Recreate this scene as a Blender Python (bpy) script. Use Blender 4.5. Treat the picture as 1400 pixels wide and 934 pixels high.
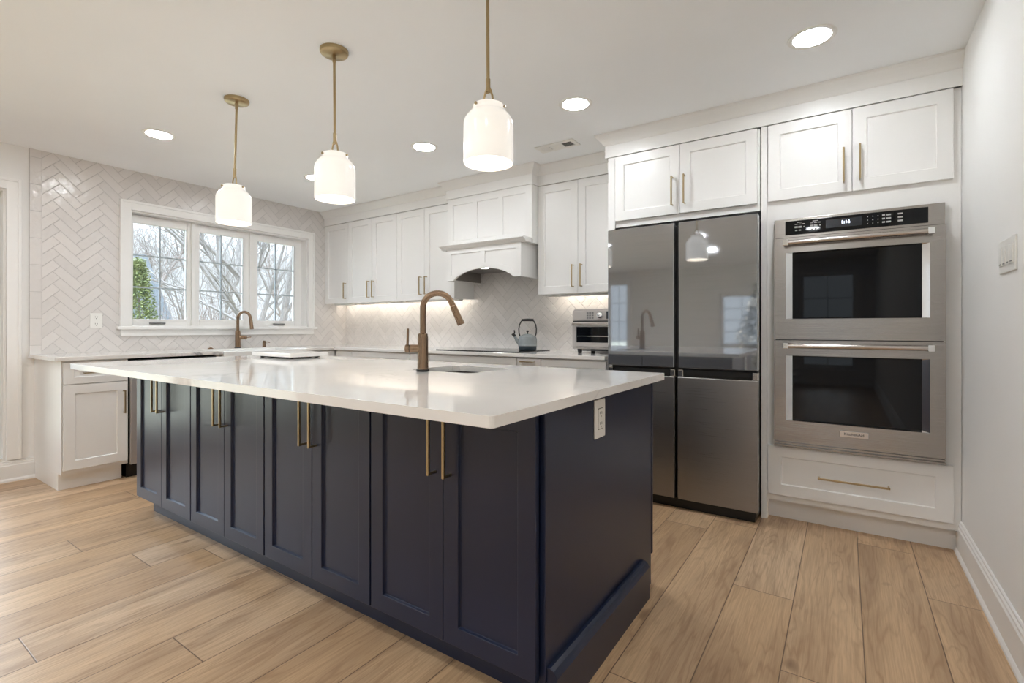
import bpy, bmesh, math, random
from math import sin, cos, pi, radians, sqrt
from mathutils import Vector, Matrix

# ------------------------------------------------------------------ camera, sky, exposure
for o in list(bpy.data.objects): bpy.data.objects.remove(o)
SC = bpy.context.scene
COL = SC.collection
cam_d = bpy.data.cameras.new('camera'); cam = bpy.data.objects.new('camera', cam_d); COL.objects.link(cam)
cam.location = (0, 0, 1.109); cam.rotation_euler = (radians(90), 0, 0.5943)
cam_d.sensor_width = 36; cam_d.lens = 36 * 672.8 / 1400; cam_d.shift_y = -18.4 / 1400; cam_d.clip_start = .02; cam_d.clip_end = 300
SC.camera = cam
SC.view_settings.view_transform = 'Standard'; SC.view_settings.look = 'None'
SC.view_settings.gamma = 1; SC.view_settings.use_curve_mapping = False
SC.view_settings.exposure = 1.65
SC.cycles.max_bounces = 10; SC.cycles.diffuse_bounces = 8; SC.cycles.glossy_bounces = 5; SC.cycles.transparent_max_bounces = 12
SC.cycles.sample_clamp_indirect = 6; SC.cycles.caustics_reflective = False; SC.cycles.caustics_refractive = False
SKY_HORIZON = (.86, .93, 1.0); SKY_ZENITH = (.76, .88, 1.0); SKY_LOW, SKY_HIGH = .40, 5
LAMP = 38.0          # recessed light diffusers
LAMP_COL = (.92, .962, 1)
PENDANT = .20
UNDER = 6.5

W = bpy.data.worlds.new('overcast_sky'); SC.world = W; W.use_nodes = True
nt = W.node_tree; nt.nodes.clear()
tc = nt.nodes.new('ShaderNodeTexCoord'); sx = nt.nodes.new('ShaderNodeSeparateXYZ')
mr = nt.nodes.new('ShaderNodeMapRange'); mr.inputs[1].default_value = .12; mr.inputs[2].default_value = .6
mr.inputs[3].default_value = 0; mr.inputs[4].default_value = 1
mx = nt.nodes.new('ShaderNodeMix'); mx.data_type = 'RGBA'
mx.inputs[6].default_value = (*[c * SKY_LOW for c in SKY_HORIZON], 1); mx.inputs[7].default_value = (*[c * SKY_HIGH for c in SKY_ZENITH], 1)
bg = nt.nodes.new('ShaderNodeBackground'); wo = nt.nodes.new('ShaderNodeOutputWorld')
nt.links.new(tc.outputs['Generated'], sx.inputs[0]); nt.links.new(sx.outputs[2], mr.inputs[0]); nt.links.new(mr.outputs[0], mx.inputs[0])
nt.links.new(mx.outputs[2], bg.inputs[0]); nt.links.new(bg.outputs[0], wo.inputs[0])

# ------------------------------------------------------------------ node helpers
def srgb(r, g, b):
    f = lambda c: (c / 255 / 12.92) if c / 255 <= .04045 else ((c / 255 + .055) / 1.055) ** 2.4
    return (f(r), f(g), f(b), 1)

class G:
    """tiny expression graph over math nodes"""
    def __init__(s, t): s.t = t
    def m(s, op, *a):
        n = s.t.nodes.new('ShaderNodeMath'); n.operation = op
        for i, v in enumerate(a):
            if isinstance(v, (int, float)): n.inputs[i].default_value = v
            else: s.t.links.new(v, n.inputs[i])
        return n.outputs[0]
    def add(s, a, b): return s.m('ADD', a, b)
    def sub(s, a, b): return s.m('SUBTRACT', a, b)
    def mul(s, a, b): return s.m('MULTIPLY', a, b)
    def floor(s, a): return s.m('FLOOR', a)
    def mod(s, a, b): return s.m('FLOORED_MODULO', a, b)
    def mn(s, a, b): return s.m('MINIMUM', a, b)
    def mix(s, f, a, b): return s.add(s.mul(a, s.sub(1, f)), s.mul(b, f))
    def rng(s, v, a, b, c=0., d=1.):
        n = s.t.nodes.new('ShaderNodeMapRange'); n.inputs[1].default_value = a; n.inputs[2].default_value = b
        n.inputs[3].default_value = c; n.inputs[4].default_value = d; s.t.links.new(v, n.inputs[0]); return n.outputs[0]
    def pos(s):
        g = s.t.nodes.new('ShaderNodeNewGeometry'); q = s.t.nodes.new('ShaderNodeSeparateXYZ'); s.t.links.new(g.outputs['Position'], q.inputs[0]); return q.outputs
    def obj(s):
        g = s.t.nodes.new('ShaderNodeTexCoord'); q = s.t.nodes.new('ShaderNodeSeparateXYZ'); s.t.links.new(g.outputs['Object'], q.inputs[0]); return q.outputs
    def xyz(s, x, y, z):
        n = s.t.nodes.new('ShaderNodeCombineXYZ')
        for i, v in enumerate((x, y, z)):
            if isinstance(v, (int, float)): n.inputs[i].default_value = v
            else: s.t.links.new(v, n.inputs[i])
        return n.outputs[0]
    def noise(s, vec, scale=1., detail=2., rough=.5, dist=0.):
        n = s.t.nodes.new('ShaderNodeTexNoise'); s.t.links.new(vec, n.inputs['Vector'])
        n.inputs['Scale'].default_value = scale; n.inputs['Detail'].default_value = detail; n.inputs['Roughness'].default_value = rough; n.inputs['Distortion'].default_value = dist
        return n.outputs[0]
    def white(s, vec):
        n = s.t.nodes.new('ShaderNodeTexWhiteNoise'); s.t.links.new(vec, n.inputs[0]); return n.outputs[0]
    def ramp(s, f, stops, interp='LINEAR'):
        n = s.t.nodes.new('ShaderNodeValToRGB'); n.color_ramp.interpolation = interp
        el = n.color_ramp.elements
        while len(el) > 1: el.remove(el[-1])
        for i, (p, c) in enumerate(stops):
            e = el[0] if i == 0 else el.new(p)
            e.position = p; e.color = c
        s.t.links.new(f, n.inputs[0]); return n.outputs[0]
    def cmix(s, f, a, b, blend='MIX'):
        n = s.t.nodes.new('ShaderNodeMix'); n.data_type = 'RGBA'; n.blend_type = blend
        for i, v in ((0, f), (6, a), (7, b)):
            if isinstance(v, (int, float, tuple)): n.inputs[i].default_value = v
            else: s.t.links.new(v, n.inputs[i])
        return n.outputs[2]
    def bump(s, h, strength, dist=.01):
        n = s.t.nodes.new('ShaderNodeBump'); n.inputs['Strength'].default_value = strength; n.inputs['Distance'].default_value = dist
        s.t.links.new(h, n.inputs['Height']); return n.outputs[0]

def mat(name, col=(.8, .8, .8, 1), rough=.5, metal=0., **kw):
    m = bpy.data.materials.new(name); m.use_nodes = True
    b = m.node_tree.nodes['Principled BSDF']
    b.inputs['Base Color'].default_value = col; b.inputs['Roughness'].default_value = rough; b.inputs['Metallic'].default_value = metal
    for k, v in kw.items(): b.inputs[k.replace('_', ' ')].default_value = v
    return m, G(m.node_tree), b, m.node_tree.links

def paint(name, col, rough=.45, amp=.03, bump=.02, **kw):
    m, g, b, L = mat(name, col, rough, **kw)
    tcn = m.node_tree.nodes.new('ShaderNodeTexCoord')
    n = g.noise(tcn.outputs['Object'], 2.2, 3)
    c = g.cmix(g.rng(n, .3, .7), tuple([v * (1 - amp) for v in col[:3]] + [1]), tuple([min(1, v * (1 + amp)) for v in col[:3]] + [1]))
    L.new(c, b.inputs['Base Color'])
    n2 = g.noise(tcn.outputs['Object'], 260, 2)
    L.new(g.bump(n2, bump, .002), b.inputs['Normal'])
    return m

def brushed(name, col, rough, axis='x', strength=.06, coat=0., metal=1.):
    m, g, b, L = mat(name, col, rough, metal)
    p = g.obj(); s = (3, 3, 900) if axis == 'x' else (900, 900, 3)
    v = g.xyz(g.mul(p[0], s[0]), g.mul(p[1], s[1]), g.mul(p[2], s[2]))
    n = g.noise(v, 1., 2)
    L.new(g.rng(n, .25, .75, rough * .8, rough * 1.25), b.inputs['Roughness'])
    L.new(g.cmix(g.rng(n, .25, .75), tuple([v * .92 for v in col[:3]] + [1]), tuple([min(1, v * 1.08) for v in col[:3]] + [1])), b.inputs['Base Color'])
    L.new(g.bump(n, strength, .001), b.inputs['Normal'])
    if coat: b.inputs['Coat Weight'].default_value = coat; b.inputs['Coat Roughness'].default_value = .01
    return m

def emis(name, col, strength):
    m, g, b, L = mat(name, (*col, 1), .4)
    b.inputs['Emission Color'].default_value = (*col, 1); b.inputs['Emission Strength'].default_value = strength
    return m

M = {}
M['wall'] = paint('wall_paint', srgb(236, 235, 233), .6, .01, .03)
M['ceiling'] = paint('ceiling_paint', srgb(242, 244, 246), .75, .008, .03)
M['trim'] = paint('trim_paint', srgb(238, 237, 235), .35, .006, .01)
M['cab'] = paint('white_cabinet_paint', srgb(234, 233, 231), .33, .006, .012)
M['navy'] = paint('navy_cabinet_paint', srgb(25, 34, 58), .3, .03, .012)
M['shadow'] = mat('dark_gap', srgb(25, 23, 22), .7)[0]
M['brass'] = brushed('brushed_brass', (.42, .32, .18, 1), .3, 'z', .02)
M['bronze'] = brushed('champagne_bronze', (.29, .198, .132, 1), .25, 'z', .02)
M['steel'] = brushed('brushed_stainless', (.37, .345, .325, 1), .24, 'x', .015)
M['steel_bar'] = brushed('satin_steel', (.56, .52, .49, 1), .2, 'x', .01)
M['chrome'] = mat('polished_chrome', (.82, .83, .84, 1), .07, 1.)[0]
M['fridge_up'] = brushed('glossy_grey_steel', (.365, .378, .40, 1), .04, 'x', .002, 0, .8)
M['fridge_low'] = brushed('dark_brushed_steel', (.34, .325, .315, 1), .33, 'x', .012)
M['fridge_side'] = mat('fridge_side_grey', srgb(70, 68, 67), .4, .4)[0]
M['black'] = mat('black_plastic', srgb(16, 16, 17), .35)[0]
M['black_glass'] = mat('black_glass', (.003, .004, .006, 1), .03, 0, Specular_IOR_Level=.3)[0]
M['grey_plastic'] = mat('grey_plastic', srgb(120, 120, 120), .4)[0]
M['legend'] = mat('panel_legend_ink', srgb(170, 170, 168), .5)[0]
M['screen'] = mat('display_glass', srgb(42, 46, 52), .1)[0]
M['digits'] = emis('display_digits', (.75, .85, 1), 2.2)
M['plate'] = mat('white_plastic', srgb(235, 234, 230), .3)[0]
M['muntin'] = mat('backlit_muntin', srgb(168, 177, 183), .4)[0]  # bars darkened to blue-grey: their backlit shade is put into the colour
M['slot'] = mat('outlet_slot', srgb(60, 58, 55), .5)[0]
M['fireclay'] = mat('white_fireclay', srgb(238, 238, 236), .12)[0]
M['led'] = emis('recessed_diffuser', LAMP_COL, LAMP)
M['hood_led'] = emis('hood_lamp', (1, .93, .82), 10)
M['under'] = emis('under_cabinet_lens', (1, .92, .80), UNDER)
M['steel_soft'] = brushed('soft_brushed_stainless', (.50, .47, .45, 1), .48, 'x', .02, 0, .75)
M['liner'] = brushed('hood_liner_steel', (.35, .33, .31, 1), .4, 'x', .04)
M['ink'] = mat('badge_ink', srgb(20, 20, 20), .5)[0]

def mk_quartz():
    m, g, b, L = mat('white_quartz', srgb(236, 234, 231), .06)
    p = g.pos(); v = g.xyz(*p)
    n = g.noise(v, .9, 5, .55, .9)
    vein = g.rng(g.m('ABSOLUTE', g.sub(n, .5)), 0, .012, 1, 0)
    mask = g.rng(g.noise(v, .7, 2), .5, .68)
    n3 = g.noise(v, 3.2, 5, .6, .6); vein2 = g.rng(g.m('ABSOLUTE', g.sub(n3, .5)), 0, .02, .6, 0)
    f = g.mul(g.add(vein, g.mul(vein2, .5)), mask)
    c = g.cmix(g.rng(f, 0, 1, 0, .85), srgb(238, 236, 233), srgb(150, 150, 152))
    c2 = g.cmix(g.rng(g.noise(v, 1.5, 4), .35, .7, 0, .5), c, srgb(228, 226, 224), 'MULTIPLY')
    L.new(c2, b.inputs['Base Color']); return m
M['quartz'] = mk_quartz()

def mk_tile(axis):
    m, g, b, L = mat('herringbone_tile_' + axis, srgb(214, 209, 205), .16)
    p = g.pos(); a = p[1] if axis == 'side' else p[0]; z = p[2]
    Wt, n = .0640, 3
    x0 = 1.325 if axis == 'side' else -2.9
    aa = g.sub(a, x0); k = 1 / sqrt(2) / Wt
    X = g.mul(g.add(aa, z), k); Y = g.mul(g.sub(z, aa), k)
    i = g.floor(X); j = g.floor(Y); fx = g.sub(X, i); fy = g.sub(Y, j)
    mm = g.mod(g.sub(i, j), 2 * n); hor = g.m('LESS_THAN', mm, n - .5)
    uh = g.add(fx, mm)                                   # along, horizontal tile
    mv = g.sub(2 * n - 1, mm); uv = g.add(fy, mv)        # along, vertical tile
    al = g.mix(hor, uv, uh); ac = g.mix(hor, fx, fy)
    d = g.mn(g.mn(al, g.sub(n, al)), g.mn(ac, g.sub(1, ac)))
    idx = g.mix(hor, i, g.sub(i, mm)); idy = g.mix(hor, g.sub(j, mv), j)
    if axis == 'side':      # stacked border column along the free edge of the tiling
        bord = g.m('LESS_THAN', a, 1.084)
        zz = g.mul(g.add(z, .02), 1 / .2); zi = g.floor(zz); fz = g.sub(zz, zi)
        bu = g.sub(a, 1.016)
        db = g.mn(g.mul(g.mn(fz, g.sub(1, fz)), .2 / Wt), g.mul(g.mn(bu, g.sub(.068, bu)), 1 / Wt))
        d = g.mix(bord, d, db); idx = g.mix(bord, idx, g.add(zi, 77.)); idy = g.mix(bord, idy, 31.)
    rnd = g.white(g.xyz(idx, idy, 3.)); rnd2 = g.white(g.xyz(idy, idx, 9.))
    grout = g.rng(d, .008, .034, 1, 0)
    c = g.cmix(rnd, srgb(212, 208, 205), srgb(222, 218, 215))
    c = g.cmix(g.rng(g.noise(g.xyz(*p), 30, 3), .3, .75, 0, .25), c, srgb(228, 224, 221))
    c = g.cmix(grout, c, srgb(181, 177, 175))
    L.new(c, b.inputs['Base Color'])
    L.new(g.mix(grout, .2, .7), b.inputs['Roughness'])
    wob = g.noise(g.xyz(g.add(p[0], g.mul(rnd, 7)), g.add(p[1], g.mul(rnd2, 7)), p[2]), 17, 2)
    tilt = g.add(g.mul(g.sub(rnd, .5), g.mul(al, .25)), g.mul(g.sub(rnd2, .5), g.mul(ac, .5)))
    h = g.add(g.add(g.mul(g.rng(d, 0, .07), .45), g.mul(wob, 1.7)), g.mul(tilt, 1.2))
    L.new(g.bump(h, .7, .004), b.inputs['Normal'])
    return m
M['tile_side'] = mk_tile('side'); M['tile_back'] = mk_tile('back')

def mk_floor():
    m, g, b, L = mat('oak_plank_floor', srgb(190, 160, 128), .34)
    p = g.pos(); PW, PL = .2275, 1.52
    cx = g.mul(g.add(p[0], .40), 1 / PW); ci = g.floor(cx); fx = g.sub(cx, ci)
    # end-joint offsets of the boards near the ovens, random beyond
    offs = {-2: 2.85, -1: 1.49, 0: 2.30, 1: 1.81, 2: 3.10, 3: 2.63, -9: .47, -11: .955, -8: 1.25, -6: .2, -7: .78}
    r = g.white(g.xyz(ci, 5., 1.)); off = g.mul(r, PL)
    for k, y in offs.items():
        sel = g.m('COMPARE', ci, float(k), .4); off = g.mix(sel, off, y)
    cy = g.mul(g.sub(p[1], off), 1 / PL); cj = g.floor(cy); fy = g.sub(cy, cj)
    idv = g.xyz(ci, cj, 2.); t = g.white(idv); t2 = g.white(g.xyz(cj, ci, 8.))
    shift = g.mul(t, 40.)
    # cathedral grain: stretched, distorted noise unique to each board
    gv = g.xyz(g.add(g.mul(p[0], 7.), shift), g.mul(g.add(p[1], g.mul(t2, 30)), .75), shift)
    n1 = g.noise(gv, 1.4, 3, .5, .5)
    rings = g.m('ABSOLUTE', g.m('SINE', g.mul(n1, 30.)))
    fine = g.noise(g.xyz(g.mul(p[0], 190), g.mul(p[1], 5.), shift), 1., 3, .6)
    blot = g.noise(g.xyz(g.add(g.mul(p[0], 7.), shift), g.mul(p[1], 1.05), 0.), 1., 4, .55, .6)
    knot = g.rng(g.noise(g.xyz(g.add(g.mul(p[0], 8.), shift), g.mul(p[1], 4.), 3.), 1., 1), .73, .80)
    base = g.cmix(t, srgb(198, 166, 131), srgb(219, 191, 159))
    base = g.cmix(g.mul(t2, .5), base, srgb(210, 172, 127))
    c = g.cmix(g.rng(blot, .42, .68, 0, .78), base, srgb(160, 131, 103))
    c = g.cmix(g.mul(g.rng(rings, 0, .6, .55, 0), g.rng(blot, .3, .6, .25, 1)), c, srgb(150, 116, 85))
    c = g.cmix(g.rng(fine, .38, .7, 0, .45), c, srgb(154, 122, 92))
    c = g.cmix(g.mul(knot, .75), c, srgb(104, 76, 55))
    ex = g.mul(g.mn(fx, g.sub(1, fx)), PW); ey = g.mul(g.mn(fy, g.sub(1, fy)), PL)
    groove = g.rng(g.mn(ex, ey), .0009, .0026, 1, 0)
    c = g.cmix(g.mul(groove, .85), c, srgb(84, 62, 46))
    L.new(c, b.inputs['Base Color'])
    L.new(g.add(.30, g.mul(fine, .14)), b.inputs['Roughness'])
    h = g.sub(g.mul(fine, .25), g.mul(groove, 1.))
    L.new(g.bump(h, .35, .0015), b.inputs['Normal'])
    return m
M['floor'] = mk_floor()

def mk_glass():
    m = bpy.data.materials.new('window_glass'); m.use_nodes = True; t = m.node_tree; t.nodes.clear()
    tr = t.nodes.new('ShaderNodeBsdfTransparent'); gl = t.nodes.new('ShaderNodeBsdfGlossy'); gl.inputs['Roughness'].default_value = .01
    tr.inputs[0].default_value = (.96, .975, .975, 1)
    fr = t.nodes.new('ShaderNodeFresnel'); fr.inputs[0].default_value = 1.45
    mix = t.nodes.new('ShaderNodeMixShader'); out = t.nodes.new('ShaderNodeOutputMaterial')
    t.links.new(fr.outputs[0], mix.inputs[0]); t.links.new(tr.outputs[0], mix.inputs[1]); t.links.new(gl.outputs[0], mix.inputs[2]); t.links.new(mix.outputs[0], out.inputs[0])
    return m
M['glass'] = mk_glass()

def mk_opal():
    m, g, b, L = mat('opal_glass', srgb(246, 243, 238), .18)
    b.inputs['Emission Color'].default_value = (1, .95, .88, 1); b.inputs['Emission Strength'].default_value = PENDANT * .62
    return m
M['opal'] = mk_opal()
M['bulb'] = emis('bulb_glass', (1, .93, .82), 7)

def mk_enamel(name, a, bcol):
    m, g, b, L = mat(name, a, .12)
    p = g.obj(); n = g.noise(g.xyz(*p), 14, 3)
    L.new(g.cmix(g.rng(n, .3, .7), a, bcol), b.inputs['Base Color']); return m
M['kettle'] = mk_enamel('grey_blue_enamel', srgb(142, 149, 151), srgb(158, 164, 165))
M['kettle_base'] = mk_enamel('slate_enamel', srgb(62, 75, 84), srgb(74, 87, 95))

def mk_bark(name, a, bcol, sc=9):
    m, g, b, L = mat(name, a, .9)
    p = g.obj(); n = g.noise(g.xyz(g.mul(p[0], 3), g.mul(p[1], 3), p[2]), sc, 4)
    L.new(g.cmix(g.rng(n, .3, .7), a, bcol), b.inputs['Base Color']); return m
M['bark'] = mk_bark('grey_bark', srgb(84, 80, 78), srgb(116, 111, 108))
M['bark_brown'] = mk_bark('brown_twigs', srgb(88, 80, 76), srgb(112, 103, 98))
M['needles'] = mk_bark('evergreen_needles', srgb(46, 62, 36), srgb(124, 130, 78), 9)
M['needles_dark'] = mk_bark('dark_needles', srgb(24, 44, 30), srgb(44, 70, 46), 5)
M['lawn'] = mk_bark('winter_lawn', srgb(128, 124, 108), srgb(150, 142, 122), .8)
M['siding'] = None
def mk_siding():
    m, g, b, L = mat('grey_siding', srgb(176, 182, 184), .7)
    p = g.pos(); f = g.mod(g.mul(p[2], 1 / .15), 1.)
    L.new(g.cmix(g.rng(f, .86, .98), srgb(122, 128, 131), srgb(98, 104, 108)), b.inputs['Base Color']); return m
M['siding'] = mk_siding()
M['roof'] = mk_bark('grey_shingle', srgb(46, 50, 54), srgb(58, 62, 66), 20)

# ------------------------------------------------------------------ mesh helpers
class MB:
    """collects shapes into one mesh; xf maps local (a, b, z) to world"""
    def __init__(s, xf=None): s.bm = bmesh.new(); s.xf = xf or (lambda a, b, z: (a, b, z))
    def v(s, a, b, z): return s.bm.verts.new(s.xf(a, b, z))
    def face(s, pts):
        vs = [s.v(*p) for p in pts]
        try: return s.bm.faces.new(vs)
        except ValueError: return None
    def box(s, a0, a1, b0, b1, z0, z1):
        P = [(a0, b0, z0), (a1, b0, z0), (a1, b1, z0), (a0, b1, z0), (a0, b0, z1), (a1, b0, z1), (a1, b1, z1), (a0, b1, z1)]
        V = [s.v(*p) for p in P]
        for f in ((0, 3, 2, 1), (4, 5, 6, 7), (0, 1, 5, 4), (1, 2, 6, 5), (2, 3, 7, 6), (3, 0, 4, 7)): s.bm.faces.new([V[i] for i in f])
        return s
    def shaker(s, a0, a1, z0, z1, b0, b1, stile=.062, rec=.009, rail=None, cols=1, gap=.055):
        """recessed-panel front: front face at b0, back at b1"""
        rail = rail or stile; bv = .003
        inner = []
        w = (a1 - a0 - 2 * stile - (cols - 1) * gap) / cols
        for c in range(cols): inner.append((a0 + stile + c * (w + gap), a0 + stile + c * (w + gap) + w))
        xs = [a0] + [x for p in inner for x in p] + [a1]
        zs = [z0, z0 + rail, z1 - rail, z1]
        gv = [[s.v(x, b0, z) for z in zs] for x in xs]
        for i in range(len(xs) - 1):
            for j in range(3):
                if j == 1 and i % 2 == 1:
                    q = [gv[i][1], gv[i + 1][1], gv[i + 1][2], gv[i][2]]
                    x0, x1 = xs[i], xs[i + 1]
                    r = [s.v(x0 + bv, b0 + rec, zs[1] + bv), s.v(x1 - bv, b0 + rec, zs[1] + bv), s.v(x1 - bv, b0 + rec, zs[2] - bv), s.v(x0 + bv, b0 + rec, zs[2] - bv)]
                    for k in range(4): s.bm.faces.new([q[k], q[(k + 1) % 4], r[(k + 1) % 4], r[k]])
                    s.bm.faces.new(r)
                else: s.bm.faces.new([gv[i][j], gv[i + 1][j], gv[i + 1][j + 1], gv[i][j + 1]])
        n = len(xs)
        ring = [gv[i][0] for i in range(n)] + [gv[-1][j] for j in (1, 2, 3)] + [gv[i][3] for i in range(n - 2, -1, -1)] + [gv[0][2], gv[0][1]]
        rp = [(x, z0) for x in xs] + [(a1, z) for z in zs[1:]] + [(x, z1) for x in xs[-2::-1]] + [(a0, zs[2]), (a0, zs[1])]
        bk = [s.v(x, b1, z) for x, z in rp]
        for k in range(len(ring)): s.bm.faces.new([ring[k], bk[k], bk[(k + 1) % len(bk)], ring[(k + 1) % len(ring)]])
        s.bm.faces.new(bk[::-1]); return s
    def tube(s, pts, r, seg=10, cap=True, xf=True):
        pts = [Vector(s.xf(*p)) if xf else Vector(p) for p in pts]
        rs = r if isinstance(r, (list, tuple)) else [r] * len(pts)
        rings = []; up = None
        for i, p in enumerate(pts):
            t = (pts[min(i + 1, len(pts) - 1)] - pts[max(i - 1, 0)]).normalized()
            if up is None: up = t.orthogonal().normalized()
            up = (up - t * up.dot(t)); up = up.normalized() if up.length > 1e-6 else t.orthogonal().normalized()
            w = t.cross(up)
            rings.append([s.bm.verts.new(p + (up * cos(2 * pi * k / seg) + w * sin(2 * pi * k / seg)) * rs[i]) for k in range(seg)])
        for A, B in zip(rings, rings[1:]):
            for k in range(seg): s.bm.faces.new([A[k], A[(k + 1) % seg], B[(k + 1) % seg], B[k]])
        if cap: s.bm.faces.new(rings[0][::-1]); s.bm.faces.new(rings[-1])
        return s
    def lathe(s, c, prof, seg=32, closed=False):
        """prof: (radius, z) list, revolved about the vertical through c"""
        rings = []
        for r, z in prof:
            if r < 1e-6: rings.append([s.v(c[0], c[1], c[2] + z)])
            else: rings.append([s.v(c[0] + r * cos(2 * pi * k / seg), c[1] + r * sin(2 * pi * k / seg), c[2] + z) for k in range(seg)])
        pr = list(zip(rings, rings[1:])) + ([(rings[-1], rings[0])] if closed else [])
        for A, B in pr:
            for k in range(seg):
                q = []
                for vv in (A[k % len(A)], A[(k + 1) % len(A)], B[(k + 1) % len(B)], B[k % len(B)]):
                    if vv not in q: q.append(vv)
                if len(q) > 2: s.bm.faces.new(q)
        return s
    def prism(s, poly, z0, z1, holes=()):
        """extrude a plan polygon (a,b) from z0 to z1, with optional holes"""
        if not holes:
            lo = [s.v(a, b, z0) for a, b in poly]; hi = [s.v(a, b, z1) for a, b in poly]; n = len(poly)
            s.bm.faces.new(lo[::-1]); s.bm.faces.new(hi)
            for k in range(n): s.bm.faces.new([lo[k], lo[(k + 1) % n], hi[(k + 1) % n], hi[k]])
            return s
        for z in (z0, z1):
            es = []
            for lp in [poly] + list(holes):
                vs = [s.v(a, b, z) for a, b in lp]
                es += [s.bm.edges.new((vs[k], vs[(k + 1) % len(vs)])) for k in range(len(vs))]
            bmesh.ops.triangle_fill(s.bm, use_beauty=True, use_dissolve=False, edges=es)
        for lp in [poly] + list(holes):
            for k in range(len(lp)):
                p, q = lp[k], lp[(k + 1) % len(lp)]
                s.face([(*p, z0), (*q, z0), (*q, z1), (*p, z1)])
        return s
    def profile(s, poly, b0, b1):
        """extrude a front outline (a,z) from b0 to b1"""
        lo = [s.v(a, b0, z) for a, z in poly]; hi = [s.v(a, b1, z) for a, z in poly]; n = len(poly)
        s.bm.faces.new(lo); s.bm.faces.new(hi[::-1])
        for k in range(n): s.bm.faces.new([lo[k], hi[k], hi[(k + 1) % n], lo[(k + 1) % n]])
        return s
    def build(s, name, m, parent=None, bevel=0., seg=2, smooth=False, angle=35):
        bmesh.ops.remove_doubles(s.bm, verts=s.bm.verts, dist=1e-6)
        bmesh.ops.recalc_face_normals(s.bm, faces=s.bm.faces)
        off = Vector((0, 0, 0)); q = parent
        while q is not None: off += q.location; q = q.parent
        if off.length: bmesh.ops.translate(s.bm, verts=s.bm.verts, vec=-off)
        me = bpy.data.meshes.new(name); s.bm.to_mesh(me); s.bm.free()
        for f in me.polygons: f.use_smooth = smooth
        ms = m if isinstance(m, (list, tuple)) else [m]
        for x in ms: me.materials.append(M[x] if isinstance(x, str) else x)
        ob = bpy.data.objects.new(name, me); COL.objects.link(ob)
        if parent is not None: ob.parent = parent
        if smooth:
            mod = ob.modifiers.new('split', 'EDGE_SPLIT'); mod.split_angle = radians(angle)
        if bevel:
            mod = ob.modifiers.new('bevel', 'BEVEL'); mod.width = bevel; mod.segments = seg; mod.limit_method = 'ANGLE'; mod.angle_limit = radians(40)
        return ob

def thing(name, label, cat, loc=(0, 0, 0), group=None):
    o = bpy.data.objects.new(name, None); COL.objects.link(o); o.location = loc; o.empty_display_size = .05
    o['label'] = label; o['category'] = cat
    if group: o['group'] = group
    return o
def tag(o, label, cat, group=None, kind=None):
    o['label'] = label; o['category'] = cat
    if group: o['group'] = group
    if kind: o['kind'] = kind
    return o
def struct(o): o['kind'] = 'structure'; return o
def sroot(name, loc=(0, 0, 0)):
    o = bpy.data.objects.new(name, None); COL.objects.link(o); o.location = loc; o['kind'] = 'structure'; return o

def text_ob(s, name, size, m, parent, origin, right, up, align='CENTER', extrude=.0006):
    cu = bpy.data.curves.new(name, 'FONT'); cu.body = s; cu.size = size; cu.align_x = align; cu.align_y = 'CENTER'; cu.extrude = extrude
    t = bpy.data.objects.new(name + '_curve', cu); COL.objects.link(t)
    dg = bpy.context.evaluated_depsgraph_get(); me = bpy.data.meshes.new_from_object(t.evaluated_get(dg))
    bpy.data.objects.remove(t)
    r = Vector(right).normalized(); u = Vector(up).normalized(); n = r.cross(u)
    Mx = Matrix((r, u, n)).transposed().to_4x4(); Mx.translation = Vector(origin)
    off = Vector((0, 0, 0)); q = parent
    while q is not None: off += q.location; q = q.parent
    Mx.translation -= off
    me.transform(Mx); me.materials.clear(); me.materials.append(M[m])
    o = bpy.data.objects.new(name, me); COL.objects.link(o); o.parent = parent; return o

def back(yf):   return lambda a, b, z: (a, yf + b, z)            # fronts facing the camera side, b goes into the wall
def side(xf):   return lambda a, b, z: (xf - b, a, z)            # fronts facing +X, a runs along Y
def right_(xf): return lambda a, b, z: (xf + b, a, z)            # fronts facing -X

def handle(parent, xf, a, z, length, vertical=True, b0=0., off=.032, t=.0095, m='brass', name='handle'):
    mb = MB(xf); h = length / 2; e = .012
    if vertical:
        mb.box(a - t / 2, a + t / 2, b0 - off - t, b0 - off, z - h, z + h)
        for s in (-1, 1): mb.box(a - t * .4, a + t * .4, b0 - off - t * .5, b0 + .001, z + s * (h - t * .5) - t * .4, z + s * (h - t * .5) + t * .4)
    else:
        mb.box(a - h, a + h, b0 - off - t, b0 - off, z - t / 2, z + t / 2)
        for s in (-1, 1): mb.box(a + s * (h - t * .5) - t * .4, a + s * (h - t * .5) + t * .4, b0 - off - t * .5, b0 + .001, z - t * .4, z + t * .4)
    return mb.build(name, m, parent, .0018, 2)

def door(parent, xf, a0, a1, z0, z1, m='cab', h=None, stile=.062, t=.02, name='door', g=.0015, hm='brass', hl=.172):
    d = MB(xf).shaker(a0 + g, a1 - g, z0 + g, z1 - g, 0, t, stile, .009).build(name, m, parent, .0016, 2)
    if h: handle(d, xf, h[0], h[1], h[2] if len(h) > 2 else hl, h[3] if len(h) > 3 else True, m=hm)
    return d

XL, YB, XR, ZC = -5.0, 3.815, .474, 2.44
YR = -5.0

# ------------------------------------------------------------------ shell
struct(MB().box(XL, XR, YR, YB, -.12, 0).build('floor', 'floor'))
struct(MB().box(XL - .15, XR + .15, YR - .15, YB + .15, ZC, ZC + .15).build('ceiling', 'ceiling'))
struct(MB().box(XL - .15, XR + .15, YB, YB + .15, -.12, ZC).build('wall_back', 'wall'))
struct(MB().box(XR, XR + .15, YR, YB, -.12, ZC).build('wall_right', 'wall'))

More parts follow.
